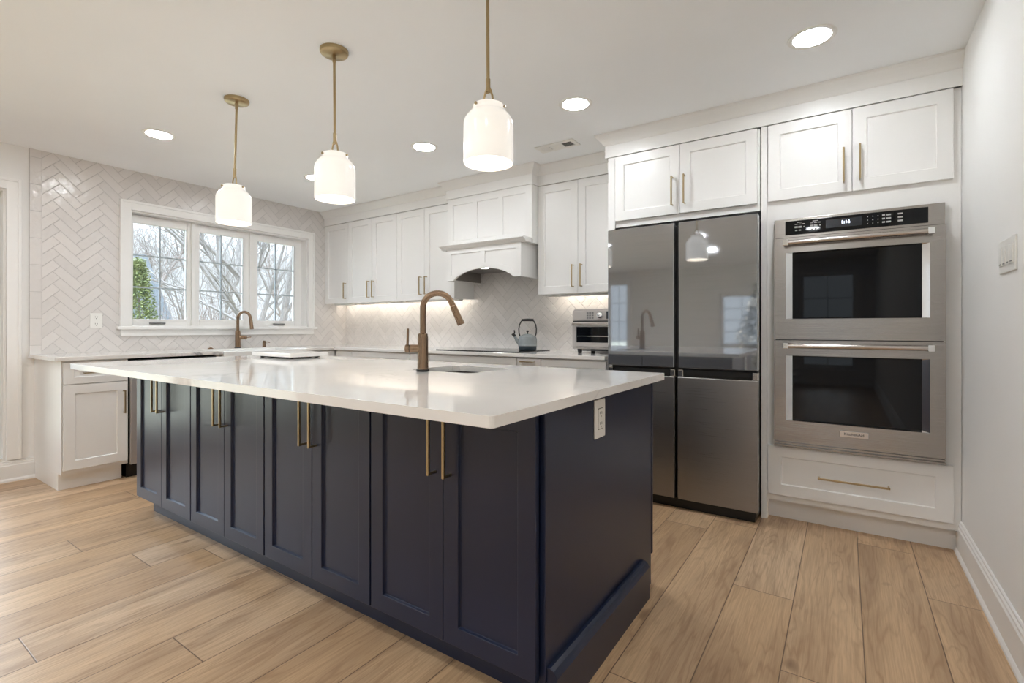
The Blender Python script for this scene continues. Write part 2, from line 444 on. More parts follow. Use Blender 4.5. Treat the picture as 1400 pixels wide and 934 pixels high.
def wall_cells(mb, a_cuts, z_cuts, holes, b0, b1):
    for i in range(len(a_cuts) - 1):
        for j in range(len(z_cuts) - 1):
            ca = (a_cuts[i] + a_cuts[i + 1]) / 2; cz = (z_cuts[j] + z_cuts[j + 1]) / 2
            if any(h[0] < ca < h[1] and h[2] < cz < h[3] for h in holes): continue
            mb.box(a_cuts[i], a_cuts[i + 1], b0, b1, z_cuts[j], z_cuts[j + 1])
    bmesh.ops.remove_doubles(mb.bm, verts=mb.bm.verts, dist=1e-6)
    seen = {}
    for f in mb.bm.faces: seen.setdefault(tuple(sorted(v.index if v.index >= 0 else id(v) for v in f.verts)), []).append(f)
    mb.bm.verts.index_update(); seen = {}
    for f in mb.bm.faces: seen.setdefault(tuple(sorted(v.index for v in f.verts)), []).append(f)
    dead = [f for fs in seen.values() if len(fs) > 1 for f in fs]
    bmesh.ops.delete(mb.bm, geom=dead, context='FACES')
    return mb

WH = (1.635, 3.285, 1.118, 2.105)       # kitchen window opening (Y0,Y1,Z0,Z1)
PH = (-1.55, .895, .16, 2.11)           # tall window beside the camera side of the counter
PH2 = (-4.3, -2.1, .16, 2.11)
wl = sroot('wall_left', (XL, 0, 0))
mb = wall_cells(MB(side(XL)), [YR, PH2[0], PH2[1], PH[0], PH[1], WH[0], WH[1], YB], [-.12, PH[2], WH[2], WH[3], PH[3], ZC], [WH, PH, PH2], 0, .15)
mb.build('plaster', 'wall', wl)
wall_cells(MB(side(XL + .01)), [1.016, WH[0], WH[1], YB], [.9005, WH[2], WH[3], ZC], [WH], 0, .0098).build('tile_panel', 'tile_side', wl)
tb = struct(MB(back(YB - .01)).box(XL + .01, -1.36, 0, .0098, .9005, ZC).build('wall_back_tile', 'tile_back'))
wr = sroot('wall_rear', (0, YR, 0))
RH = (-2.2, -1.35, .7, 1.85); RH2 = (-.75, .2, .3, 2.2); RH3 = (-4.75, -4.2, .3, 2.2)
wall_cells(MB(back(YR - .15)), [XL - .15, RH3[0], RH3[1], RH[0], RH[1], RH2[0], RH2[1], XR + .15], [-.12, RH2[2], RH[2], RH[3], RH2[3], ZC], [RH, RH2, RH3], 0, .15).build('plaster', 'wall', wr)

def window(name, xf, H, sashes, cas=.07, sill=True, cols=2, rows=3, depth=.085):
    a0, a1, z0, z1 = H
    root = sroot(name, xf((a0 + a1) / 2, 0, z0))
    c = MB(xf)
    c.box(a0 - cas, a0, -.022, 0, z0 - .0, z1 + cas); c.box(a1, a1 + cas, -.022, 0, z0, z1 + cas); c.box(a0, a1, -.022, 0, z1, z1 + cas)
    c.box(a0 - cas - .006, a0 - cas + .012, -.03, 0, z0, z1 + cas + .006); c.box(a1 + cas - .012, a1 + cas + .006, -.03, 0, z0, z1 + cas + .006)
    c.box(a0 - cas + .012, a1 + cas - .012, -.03, 0, z1 + cas - .012, z1 + cas + .006)
    c.build('casing', 'trim', root, .002)
    if sill:
        MB(xf).box(a0 - cas - .028, a1 + cas + .028, -.05, .06, z0 - .02, z0 + .004).build('sill', 'trim', root, .004)
        MB(xf).box(a0 - cas, a1 + cas, -.022, 0, z0 - .075, z0 - .02).build('apron', 'trim', root, .002)
    j = MB(xf)
    for q in ((a0, a0 + .014, z0, z1), (a1 - .014, a1, z0, z1), (a0 + .014, a1 - .014, z0, z0 + .014), (a0 + .014, a1 - .014, z1 - .014, z1)): j.box(q[0], q[1], .002, .15, q[2], q[3])
    for k in range(len(sashes) - 1): j.box(sashes[k][1], sashes[k + 1][0], depth - .02, .15, z0 + .014, z1 - .014)
    j.build('jamb', 'trim', root, .002)
    for (s0, s1, g0, g1, gz0, gz1) in sashes:
        f = MB(xf)
        zb, zt = z0 + .014, z1 - .014
        f.box(s0, g0, depth, depth + .04, zb, zt); f.box(g1, s1, depth, depth + .04, zb, zt)
        f.box(g0, g1, depth, depth + .04, zb, gz0); f.box(g0, g1, depth, depth + .04, gz1, zt)
        sob = f.build('sash', 'trim', root, .004)
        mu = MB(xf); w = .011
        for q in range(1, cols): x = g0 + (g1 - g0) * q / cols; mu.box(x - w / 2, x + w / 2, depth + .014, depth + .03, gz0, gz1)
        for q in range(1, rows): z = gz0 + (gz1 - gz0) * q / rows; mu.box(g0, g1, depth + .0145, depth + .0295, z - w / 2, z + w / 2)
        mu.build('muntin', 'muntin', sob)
        MB(xf).box(g0, g1, depth + .02, depth + .024, gz0, gz1).build('pane', 'glass', sob)
    return root
z0g, z1g = 1.188, 2.02
w1 = window('window_1', side(XL + .01), WH, [(1.65, 2.135, 1.682, 2.100, z0g, z1g), (2.165, 2.68, 2.207, 2.622, z0g, z1g), (2.71, 3.27, 2.765, 3.182, z0g, z1g)])
for y in (1.86, 2.995):
    mb = MB(side(XL + .01)); mb.box(y - .06, y + .06, .06, .085, z0g - .045, z0g - .03); mb.box(y - .02, y + .045, .052, .06, z0g - .044, z0g - .034)
    mb.build('crank_handle', 'grey_plastic', w1, .003)
window('window_2', side(XL), PH, [(PH[0] + .014, -.345, PH[0] + .08, -.40, PH[2] + .09, PH[3] - .09), (-.315, PH[1] - .014, -.26, PH[1] - .07, PH[2] + .09, PH[3] - .09)], cols=1, rows=1, sill=False)
window('window_3', side(XL), PH2, [(PH2[0] + .014, -3.215, PH2[0] + .08, -3.27, PH2[2] + .09, PH2[3] - .09), (-3.185, PH2[1] - .014, -3.13, PH2[1] - .07, PH2[2] + .09, PH2[3] - .09)], cols=1, rows=1, sill=False)
rear = lambda a, b, z: (a, YR - b, z)
window('window_4', rear, RH, [(RH[0] + .014, RH[1] - .014, RH[0] + .07, RH[1] - .07, RH[2] + .08, RH[3] - .08)], cols=2, rows=4)
window('window_5', rear, RH2, [(RH2[0] + .014, RH2[1] - .014, RH2[0] + .07, RH2[1] - .07, .39, 2.13)], cols=2, rows=4)

window('window_6', rear, RH3, [(RH3[0] + .014, RH3[1] - .014, RH3[0] + .07, RH3[1] - .07, .39, 2.13)], cols=2, rows=4)

# baseboards: moulded section swept along a wall
def base_board(name, xf, a0, a1, h=.15, t=.016):
    mb = MB(xf)
    prof = [(0, 0), (-.024, 0), (-.024, .012), (-.018, .022), (-t, .024), (-t, h - .035), (-.012, h - .028), (-.012, h - .018), (-.007, h - .012), (-.007, h - .004), (-.003, h), (0, h)]
    A = [mb.v(a0, b, z) for b, z in prof]; B = [mb.v(a1, b, z) for b, z in prof]; n = len(prof)
    mb.bm.faces.new(A); mb.bm.faces.new(B[::-1])
    for k in range(n): mb.bm.faces.new([A[k], B[k], B[(k + 1) % n], A[(k + 1) % n]])
    return struct(mb.build(name, 'trim'))
base_board('baseboard_right', right_(XR), YR, 3.262, .165)
base_board('baseboard_left', side(XL), YR, 1.0485, .15)
base_board('baseboard_rear', rear, XL + .03, XR - .03, .15)

# crown moulding and frieze along the top of all wall cabinets, mitred at every step
def sweep(path, prof, name, m):
    mb = MB(); n = len(path); P = [Vector(p) for p in path]; rings = []
    for i in range(n):
        nr = []
        for k in (i - 1, i):
            if 0 <= k < n - 1:
                d = (P[k + 1] - P[k]).normalized(); nr.append(Vector((d.y, -d.x)))
        if len(nr) == 1: mt = nr[0]
        else: mt = (nr[0] + nr[1]) / (1 + nr[0].dot(nr[1]))
        rings.append([mb.v(P[i].x + mt.x * o, P[i].y + mt.y * o, z) for o, z in prof])
    for A, B in zip(rings, rings[1:]):
        for k in range(len(prof)): mb.bm.faces.new([A[k], A[(k + 1) % len(prof)], B[(k + 1) % len(prof)], B[k]])
    mb.bm.faces.new(rings[0]); mb.bm.faces.new(rings[-1][::-1])
    return mb.build(name, m)
ZD = 2.283
struct(sweep([(XL + .0105, 3.502), (-3.03, 3.502), (-3.03, 3.405), (-2.105, 3.405), (-2.105, 3.502), (-1.378, 3.502), (-1.378, 3.19), (XR - .0005, 3.19)],
    [(-.01, ZD + .002), (0, ZD + .002), (0, 2.366), (.006, 2.370), (.010, 2.376), (.018, 2.388), (.031, 2.403), (.046, 2.418), (.053, 2.426), (.056, 2.439), (-.01, 2.439)], 'trim_1', 'cab'))

# ------------------------------------------------------------------ island
IX0, IX1, IYD, IYB = -3.478, -.70, 1.17, 2.105
isl = thing('kitchen_island', 'long navy blue kitchen island cabinet under the white marbled slab', 'island', (-2.09, 1.65, 0))
mb = MB(); mb.box(IX0 + .018, IX1 - .018, IYD + .026, IYB, .115, .13); mb.box(IX0 + .018, IX1 - .018, IYD + .026, IYD + .04, .1301, .885); mb.box(IX0 + .018, IX1 - .018, IYB - .014, IYB, .1301, .885); mb.build('carcass', 'navy', isl)
MB().box(IX0 + .002, IX1 - .02, IYD + .088, IYB - .08, 0, .115).build('toe_kick', 'navy', isl)
MB().box(IX1 - .018, IX1 + .004, IYD + .028, IYB + .003, .0, .8855).build('end_panel', 'navy', isl, .002)
MB().box(IX0, IX0 + .018, IYD + .026, IYB + .003, .115, .8855).build('end_panel', 'navy', isl, .002)
mb = MB(lambda a, b, z: (b, a, z)); x0 = IX1 + .0042
pr = [(x0, 0), (x0 + .0335, 0), (x0 + .0335, .128), (x0 + .028, .138), (x0 + .022, .146), (x0 + .010, .151), (x0, .151)]
A = [mb.v(1.205, b, z) for b, z in pr]; B = [mb.v(1.99, b, z) for b, z in pr]
mb.bm.faces.new(A); mb.bm.faces.new(B[::-1])
for k in range(len(pr)): mb.bm.faces.new([A[k], B[k], B[(k + 1) % len(pr)], A[(k + 1) % len(pr)]])
mb.build('baseboard', 'navy', isl, .001)
DW = (IX1 - .008 - IX0) / 8
for k in range(8):
    a0 = IX0 + k * DW; a1 = a0 + DW
    g0 = .004 if k % 2 == 0 else .0012; g1 = .0012 if k % 2 == 0 else .004
    hx = a1 - .032 if k % 2 == 0 else a0 + .032
    d = MB(back(IYD)).shaker(a0 + g0, a1 - g1, .117, .874, 0, .02, .06, .010).build('door', 'navy', isl, .0016, 2)
    handle(d, back(IYD), hx, .742, .195, True, off=.030, t=.0095)
# kitchen side of the island, fronts facing the ranges
kb = lambda a, b, z: (a, IYB + .023 - b, z)
for k in range(4):
    a0 = IX0 + .02 + k * 2 * DW
    MB(kb).shaker(a0 + .003, a0 + 2 * DW - .006, .13, .872, 0, .019, .06, .010).build('door', 'navy', isl, .0016, 2)

def rounded(x0, x1, y0, y1, r, n=4):
    P = []
    for cx, cy, s in ((x1 - r, y0 + r, -90), (x1 - r, y1 - r, 0), (x0 + r, y1 - r, 90), (x0 + r, y0 + r, 180)):
        for k in range(n + 1): t = radians(s + 90 * k / n); P.append((cx + r * cos(t), cy + r * sin(t)))
    return P
SK = (-1.69, -1.33, 1.645, 1.96)
tag(MB().prism(rounded(-3.505, -.643, .873, 2.133, .012), .8865, .9145, [rounded(*SK, .03)[::-1]]).build('island_countertop', 'quartz', None, .003, 3),
    'white marbled quartz slab with a cut-out sink on the navy island', 'countertop')
mb = MB(); zt, zb = .8855, .70; i0 = rounded(SK[0] - .004, SK[1] + .004, SK[2] - .004, SK[3] + .004, .034); o0 = rounded(SK[0] - .02, SK[1] + .02, SK[2] - .02, SK[3] + .02, .05)
n = len(i0); c = ((SK[0] + SK[1]) / 2, (SK[2] + SK[3]) / 2)
sh = lambda P, s: [(c[0] + (x - c[0]) * s, c[1] + (y - c[1]) * s) for x, y in P]
loops = [[(x, y, zt) for x, y in o0], [(x, y, zt) for x, y in i0], [(x, y, zb + .03) for x, y in sh(i0, .985)], [(x, y, zb) for x, y in sh(i0, .86)]]
lv = [[mb.v(*p) for p in lp] for lp in loops]
for A, B in zip(lv, lv[1:]):
    for k in range(n): mb.bm.faces.new([A[k], A[(k + 1) % n], B[(k + 1) % n], B[k]])
mb.bm.faces.new(lv[-1]); 
ol = [[mb.v(x, y, z) for x, y in o0] for z in (zt - .0001, zb - .012)]
for k in range(n): mb.bm.faces.new([ol[0][k], ol[0][(k + 1) % n], ol[1][(k + 1) % n], ol[1][k]])
mb.bm.faces.new(ol[1][::-1])
ps = thing('prep_sink', 'small undermount prep sink set into the island slab behind the tall faucet', 'sink', (c[0], c[1], zb - .012))
mb.build('basin', 'steel', ps, 0, 2, True)
MB().lathe((c[0], c[1], zb), [(0, .003), (.03, .003), (.042, .0055), (.045, .0005)], 24).build('drain', 'chrome', ps, smooth=True)

# ---- faucets
def arc(c, r, a0, a1, n, plane):
    return [plane(c[0] + r * cos(radians(a0 + (a1 - a0) * k / n)), c[1] + r * sin(radians(a0 + (a1 - a0) * k / n))) for k in range(n + 1)]
def faucet(label, x, y, z, ang, s=1., straight=False, lever_ang=None, metal='bronze'):
    t = thing('kitchen_faucet', label, 'faucet', (x, y, z))
    ca, sa = cos(ang), sin(ang)
    xf = lambda a, b, zz: (x + a * ca - b * sa, y + a * sa + b * ca, z + zz)      # a = spout direction
    MB(xf).lathe((0, 0, 0), [(0, 0), (.029 * s, 0), (.029 * s, .010 * s), (0, .010 * s)], 28).build('base', 'black', t, .0015)
    mb = MB(xf); prof = [(0, .0102), (.0255 * s, .0102), (.0245 * s, .02 * s), (.0235 * s, .15 * s), (.0215 * s, .168 * s), (.016 * s, .172 * s), (0, .172 * s)]
    mb.lathe((0, 0, 0), prof, 28).build('body', metal, t, smooth=True)
    R = .066 * s; H = .285 * s; r = .0135 * s
    pts = [(0, 0, .165 * s)] + [(0, 0, .165 * s + (H - .165 * s) * k / 6) for k in range(1, 7)]
    end = -14 if not straight else 0
    pts += [(R - R * cos(radians(q)), 0, H + R * sin(radians(q))) for q in range(8, 181 + end, 8)]
    last = Vector(pts[-1]); prev = Vector(pts[-2]); d = (last - prev).normalized()
    pts.append(tuple(last + d * .012 * s))
    MB(xf).tube(pts, r, 18).build('spout', metal, t, smooth=True)
    e = Vector(pts[-1])
    MB(xf).tube([tuple(e - d * .002), tuple(e + d * .004 * s), tuple(e + d * .006 * s), tuple(e + d * .07 * s), tuple(e + d * .092 * s), tuple(e + d * .095 * s)], [r * .9, r * 1.0, r * 1.12, r * 1.2, r * 1.32, r * 1.1], 18).build('spray_head', metal, t, smooth=True)
    la = pi if lever_ang is None else lever_ang
    lc, ls = cos(la), sin(la)
    h = .102 * s
    xl = lambda q, zz: (q * lc, q * ls, zz)
    lv = MB(xf).tube([xl(.012 * s, h), xl(.058 * s, h)], .0185 * s, 20).build('lever_hub', metal, t, .001, smooth=True)
    MB(xf).tube([xl(.058 * s, h), xl(.0605 * s, h)], .0175 * s, 20).build('ring', 'black', lv, smooth=True)
    MB(xf).tube([xl(.0605 * s, h), xl(.076 * s, h), xl(.079 * s, h)], [.0185 * s, .0185 * s, .016 * s], 20).build('cap', metal, lv, smooth=True)
    if straight: MB(xf).tube([xl(.079 * s, h), xl(.115 * s, h + .004)], .0048 * s, 12).build('lever', metal, lv, smooth=True)
    else: MB(xf).tube([xl(.0685 * s, h + .015 * s), xl(.0665 * s, h + .09 * s)], [.0058 * s, .0050 * s], 12).build('lever', metal, lv, smooth=True)
    return t
faucet('tall bronze gooseneck faucet on the island beside its small sink', -1.567, 1.605, .9147, radians(38), 1.0, lever_ang=radians(180))
faucet('slender bronze gooseneck faucet below the window behind the farmhouse sink', -4.905, 2.48, .9147, radians(28), 1.0, True, lever_ang=radians(30), metal='bronze')

# white slab lying on the island
bd = thing('serving_board', 'thin white board lying raised on the far corner of the island slab', 'board', (-3.05, 1.89, .9147))
MB().prism(rounded(-3.285, -2.838, 1.752, 2.018, .004), .926, .951).build('slab', 'quartz', bd, .002)
for x in (-3.24, -2.90):
    for y in (1.80, 1.975): MB().lathe((x, y, .9147), [(0, 0), (.011, 0), (.012, .0113), (0, .0113)], 14).build('foot', 'black', bd)
MB().box(-3.235, -2.885, 1.785, 1.99, .918, .9262).build('gap_shadow', 'shadow', bd)  # dark block standing in for the shadow under the raised board

# outlet on the end of the island
def outlet(label, xf, a0, a1, z0, z1, name='electrical_outlet', duplex=True):
    t = thing(name, label, 'outlet', xf((a0 + a1) / 2, 0, z0))
    MB(xf).box(a0, a1, -.006, 0, z0, z1).build('cover_plate', 'plate', t, .0025, 3)
    ac = (a0 + a1) / 2; zc = (z0 + z1) / 2
    if duplex:
        for s in (-1, 1):
            r = MB(xf).prism([], 0, 1) if False else MB(xf)
            r.box(ac - .017, ac + .017, -.0085, -.0055, zc + s * .027 - .019, zc + s * .027 + .019)
            ro = r.build('receptacle', 'plate', t, .005, 3)
            sl = MB(xf); q = zc + s * .027
            sl.box(ac - .008, ac - .0055, -.0089, -.008, q - .002, q + .008); sl.box(ac + .0055, ac + .008, -.0089, -.008, q - .002, q + .008); sl.box(ac - .003, ac + .003, -.0089, -.008, q - .013, q - .007)
            sl.build('slot', 'slot', ro)
    else:
        ro = MB(xf).box(ac - .0175, ac + .0175, -.0085, -.0055, zc - .034, zc + .034).build('receptacle', 'plate', t, .0015, 2)
        sl = MB(xf)
        for q in (zc - .02, zc + .016):
            sl.box(ac - .008, ac - .0055, -.0089, -.008, q, q + .009); sl.box(ac + .0055, ac + .008, -.0089, -.008, q, q + .009); sl.box(ac - .003, ac + .003, -.0089, -.008, q - .010, q - .004)
        sl.build('slot', 'slot', ro)
        MB(xf).box(ac - .0195, ac + .0195, -.0066, -.0055, zc - .036, zc + .036).build('rim', 'slot', t)
    return t
endf = lambda a, b, z: (IX1 + .004 - b, a, z)
outlet('white rectangular outlet on the navy end of the island under the slab', endf, 1.517, 1.601, .735, .866, duplex=False)
outlet('white duplex outlet on the herringbone tile between window and tile border', side(XL + .01), 1.367, 1.446, 1.107, 1.229)

# ------------------------------------------------------------------ cabinets along the window wall
XF = -4.352
SX = side(XF)
t = thing('base_cabinet', 'white base cabinet with one drawer and one door at the free end of the counter', 'cabinet', (-4.67, 1.235, 0))
MB().box(XL + .0005, XF - .0205, 1.048, 1.418, .115, .886).build('carcass', 'cab', t)
MB().box(XL + .0005, XF - .012, 1.044, 1.0478, .115, .886).build('end_panel', 'cab', t, .001)
MB().box(XL + .0255, XF - .085, 1.044, 1.40, 0, .115).build('toe_kick', 'cab', t, .001)
d = MB(SX).shaker(1.052, 1.412, .727, .876, 0, .02, .058, .009, .045).build('drawer', 'cab', t, .0016); handle(d, SX, 1.232, .80, .16, False, m='brass')
d = MB(SX).shaker(1.052, 1.412, .142, .721, 0, .02, .062, .009).build('door', 'cab', t, .0016); handle(d, SX, 1.385, .575, .165, True)

t = thing('dishwasher', 'stainless dishwasher with black control strip beside the white end cabinet', 'dishwasher', (-4.68, 1.72, 0))
MB().box(-4.96, XF - .03, 1.424, 2.026, .10, .874).build('tub', 'black', t)
MB().box(-4.90, XF - .07, 1.424, 2.026, 0, .10).build('toe_kick', 'black', t)
MB(SX).box(1.426, 2.024, -.006, .03, .105, .835).build('door', 'steel_soft', t, .004)
MB(SX).box(1.426, 2.024, -.003, .03, .838, .874).build('control_strip', 'black', t, .003)
h = MB(SX); h.tube([(1.49, -.045, .79), (1.96, -.045, .79)], .009, 14)
for y in (1.52, 1.93): h.tube([(y, -.045, .79), (y, -.005, .79)], .006, 10)
h.build('handle', 'steel_bar', t, smooth=True)

t = thing('sink_base_cabinet', 'white two-door cabinet under the farmhouse sink', 'cabinet', (-4.67, 2.46, 0))
MB().box(XL + .02, XF - .0205, 2.032, 2.888, .115, .655).build('carcass', 'cab', t)
MB().box(XL + .02, XF - .0205, 2.032, 2.062, .655, .886).build('side_stile', 'cab', t); MB().box(XL + .02, XF - .0205, 2.858, 2.888, .655, .886).build('side_stile', 'cab', t)
MB().box(XL + .0255, XF - .085, 2.032, 2.888, 0, .115).build('toe_kick', 'cab', t)
door(t, SX, 2.036, 2.459, .12, .65, h=(2.43, .53)); door(t, SX, 2.461, 2.884, .12, .65, h=(2.49, .53))

t = thing('corner_base_cabinet', 'white blind corner cabinet between sink cabinet and cooktop run', 'cabinet', (-4.67, 3.3, 0))
MB().box(XL + .02, XF - .0205, 2.892, 3.78, .115, .886).build('carcass', 'cab', t)
MB().box(XL + .0255, XF - .085, 2.892, 3.78, 0, .115).build('toe_kick', 'cab', t)
door(t, SX, 2.894, 3.176, .12, .876, h=(2.93, .74))

fs = thing('farmhouse_sink', 'white apron-front farmhouse sink under the window', 'sink', (-4.6, 2.458, .66))
mb = MB(); a, b_, c_, d_ = -4.858, -4.322, 2.073, 2.843; e = .022
o_ = [(a, c_), (b_, c_), (b_, d_), (a, d_)]; i_ = [(a + e, c_ + e), (b_ - e, c_ + e), (b_ - e, d_ - e), (a + e, d_ - e)]
ov = [[mb.v(x, y, z) for x, y in o_] for z in (.66, .911)]; iv = [[mb.v(x, y, z) for x, y in i_] for z in (.69, .911)]
for k in range(4):
    q = (k + 1) % 4
    mb.bm.faces.new([ov[0][k], ov[0][q], ov[1][q], ov[1][k]]); mb.bm.faces.new([iv[1][k], iv[1][q], iv[0][q], iv[0][k]]); mb.bm.faces.new([ov[1][k], ov[1][q], iv[1][q], iv[1][k]])
mb.bm.faces.new(ov[0][::-1]); mb.bm.faces.new(iv[0])
mb.build('basin', 'fireclay', fs, .006, 3)
MB().lathe((-4.6, 2.458, .69), [(0, .003), (.035, .003), (.045, .006), (.048, .0005)], 24).build('drain', 'chrome', fs, smooth=True)

tag(MB().prism([(XL + .0105, 1.008), (-4.335, 1.008), (-4.335, 2.0705), (-4.862, 2.0705), (-4.862, 2.8455), (-4.335, 2.8455), (-4.335, 3.155), (-1.362, 3.155), (-1.362, YB - .0105), (XL + .0105, YB - .0105)], .8865, .9145).build('perimeter_countertop', 'quartz', None, .003, 2),
    'white quartz worktop running round the corner below window and range hood', 'countertop')

sd = thing('soap_dispenser', 'short bronze soap dispenser beside the window faucet', 'soap dispenser', (-4.89, 2.735, .9147))
MB().lathe((-4.89, 2.735, .9147), [(0, 0), (.019, 0), (.019, .006), (.016, .008), (.016, .05), (.0125, .054), (.0125, .066), (0, .068)], 20).build('body', 'bronze', sd, smooth=True)
MB().tube([(-4.89, 2.735, .968), (-4.85, 2.757, .968), (-4.838, 2.763, .962)], .005, 10).build('nozzle', 'bronze', sd, smooth=True)
tag(MB().lathe((-4.89, 2.225, .9147), [(0, 0), (.022, 0), (.022, .006), (.018, .010), (.011, .010), (.010, .014), (0, .015)], 20).build('disposal_button', 'bronze', None, 0, 2, True),
    'small round bronze air button on the window worktop', 'button')

# ------------------------------------------------------------------ base cabinets of the cooktop run
YF = 3.178
BX = back(YF)
def base_unit(label, a0, a1, kind):
    t = thing('base_cabinet', label, 'cabinet', ((a0 + a1) / 2, 3.49, 0))
    MB().box(a0 + .0005, a1 - .0005, YF + .0205, YB - .02, .115, .886).build('carcass', 'cab', t)
    MB().box(a0 + .0005, a1 - .0005, YF + .085, YB - .03, 0, .115).build('toe_kick', 'cab', t)
    if kind == 'narrow':
        d = MB(BX).shaker(a0 + .003, a1 - .003, .725, .875, 0, .02, .045, .008, .04).build('drawer', 'cab', t, .0016)
        handle(d, BX, (a0 + a1) / 2, .853, .115, False)
        door(t, BX, a0 + .0015, a1 - .0015, .118, .721, stile=.045, h=((a0 + a1) / 2, .62))
    elif kind == 'plain':
        MB(BX).box(a0 + .003, a1 - .003, 0, .02, .118, .875).build('front', 'cab', t, .0016)
    else:
        zs = [(.118, .418), (.421, .721), (.724, .876)]
        for q0, q1 in zs:
            d = MB(BX).shaker(a0 + .003, a1 - .003, q0 + .0015, q1 - .0015, 0, .02, .058, .009, .05).build('drawer', 'cab', t, .0016)
            if not (kind == 'cooktop' and q0 > .7): handle(d, BX, (a0 + a1) / 2, (q0 + q1) / 2 - (.02 if q0 > .7 else 0), .25, False)
base_unit('white plain corner filler cabinet where the two counters meet', -4.33, -4.081, 'plain')
base_unit('white wide drawer cabinet between corner filler and cooktop', -4.081, -3.265, 'drawers')
base_unit('white slim filler cabinet right next to the cooktop drawers', -3.265, -3.02, 'plain')
base_unit('white wide drawer cabinet directly under the black cooktop', -3.02, -2.105, 'cooktop')
base_unit('white narrow pull-out with one brass drawer handle below the kettle', -2.105, -1.888, 'narrow')
base_unit('white drawer cabinet under the toaster oven beside the refrigerator', -1.888, -1.362, 'drawers')

ck = thing('cooktop', 'black glass cooktop on the worktop under the range hood', 'cooktop', (-2.56, 3.5, .9147))
MB().box(-3.0, -2.13, 3.235, 3.745, .9147, .9215).build('glass_top', 'black_glass', ck, .0015)
mb = MB()
for x, y, r in ((-2.82, 3.37, .10), (-2.82, 3.62, .075), (-2.32, 3.37, .075), (-2.32, 3.62, .10), (-2.57, 3.52, .12)):
    mb.lathe((x, y, .9216), [(r, 0), (r + .003, 0), (r + .003, .0003), (r, .0003)], 40, True)
mb.build('burner_ring', 'legend', ck)

# kettle
kx, ky, kz = -2.245, 3.56, .9216
k = thing('tea_kettle', 'grey enamel kettle with black handle on the cooktop', 'kettle', (kx, ky, kz))
MB().lathe((kx, ky, kz), [(0, .001), (.072, .001), (.076, .006), (.079, .030), (.079, .034)], 36).build('base_band', 'kettle_base', k, smooth=True)
MB().lathe((kx, ky, kz), [(.079, .034), (.081, .036), (.0815, .042), (.079, .046), (.081, .07), (.080, .095), (.073, .113), (.058, .123), (.046, .126), (.046, .129), (.030, .136), (0, .139)], 36).build('body', 'kettle', k, smooth=True)
MB().lathe((kx, ky, kz), [(.006, .138), (.005, .15), (.013, .158), (.013, .165), (0, .17)], 20).build('lid_knob', 'black', k, smooth=True)
ang = radians(205); ca, sa = cos(ang), sin(ang)
kf = lambda a, b, z: (kx + a * ca - b * sa, ky + a * sa + b * ca, kz + z)
sp = MB(kf).tube([(.066, 0, .055), (.088, 0, .075), (.102, 0, .10), (.114, 0, .122)], [.02, .016, .0125, .0115], 16).build('spout', 'kettle', k, smooth=True)
w = MB(kf); w.tube([(.108, 0, .116), (.124, 0, .135), (.136, 0, .128)], [.0135, .0135, .008], 14); w.tube([(.118, 0, .132), (.112, 0, .150), (.116, 0, .170)], [.006, .006, .005], 10)
w.build('whistle', 'black', sp, smooth=True)
hp = [(.066, 0, .118), (.074, 0, .145), (.076, 0, .18), (.07, 0, .215), (.054, 0, .246), (.045, 0, .254)]
hb = MB(kf); hb.tube(hp + [(-a, b, z) for a, b, z in hp[::-1]], .0055, 12)
hd = hb.build('handle', 'black', k, smooth=True)
MB(kf).tube([(-.052, 0, .252), (-.046, 0, .256), (0, 0, .258), (.046, 0, .256), (.052, 0, .252)], [.008, .0105, .0115, .0105, .008], 14).build('grip', 'black', hd, smooth=True)

# toaster oven
TX0, TX1, TY0, TY1, TZ = -1.742, -1.372, 3.40, 3.74, .9147
t = thing('toaster_oven', 'stainless countertop toaster oven beside the refrigerator', 'toaster oven', (-1.557, 3.57, TZ))
BT = back(TY0)
prof = [(TX0, TZ + .035), (TX1, TZ + .035), (TX1, TZ + .305)] + [(TX1 - .03 + .03 * cos(radians(q)), TZ + .31 + .03 * sin(radians(q))) for q in range(0, 91, 15)] + [(TX0 + .03 - .03 * sin(radians(q)), TZ + .31 + .03 * cos(radians(q))) for q in range(0, 91, 15)]
MB(BT).profile(prof, .012, TY1 - TY0).build('housing', 'steel_soft', t, .003)
for x in (TX0 + .045, TX1 - .045):
    for y in (TY0 + .05, TY1 - .05): MB().lathe((x, y, TZ), [(0, 0), (.016, 0), (.020, .034), (0, .036)], 14).build('foot', 'black', t)
MB(BT).box(TX0 + .09, TX1 - .03, .002, .02, TZ + .022, TZ + .034).build('crumb_tray', 'black', t, .002)
cp = MB(BT).box(TX0 + .02, TX1 - .01, 0, .0125, TZ + .255, TZ + .325).build('control_panel', 'steel_soft', t, .003)
for r_ in range(3):
    for c2 in range(3): MB(BT).box(TX0 + .125 + c2 * .021, TX0 + .141 + c2 * .021, -.002, .001, TZ + .264 + r_ * .019, TZ + .276 + r_ * .019).build('button', 'grey_plastic', cp, .001)
MB(BT).tube([(TX0 + .235, .002, TZ + .289), (TX0 + .235, -.014, TZ + .289), (TX0 + .235, -.016, TZ + .289)], [.024, .022, .018], 24).build('knob', 'chrome', cp, .001, smooth=True)
MB(BT).box(TX0 + .285, TX0 + .345, -.001, .001, TZ + .262, TZ + .318).build('display', 'screen', cp)
MB(BT).box(TX0 + .012, TX1 - .008, -.001, .013, TZ + .240, TZ + .249).build('vent_gap', 'black', t)
dr = MB(BT); A0, A1, Z0, Z1 = TX0 + .008, TX1 - .008, TZ + .055, TZ + .238
dr.box(A0, A0 + .034, -.006, .012, Z0, Z1); dr.box(A1 - .034, A1, -.006, .012, Z0, Z1); dr.box(A0 + .034, A1 - .034, -.006, .012, Z0, Z0 + .03); dr.box(A0 + .034, A1 - .034, -.006, .012, Z1 - .035, Z1)
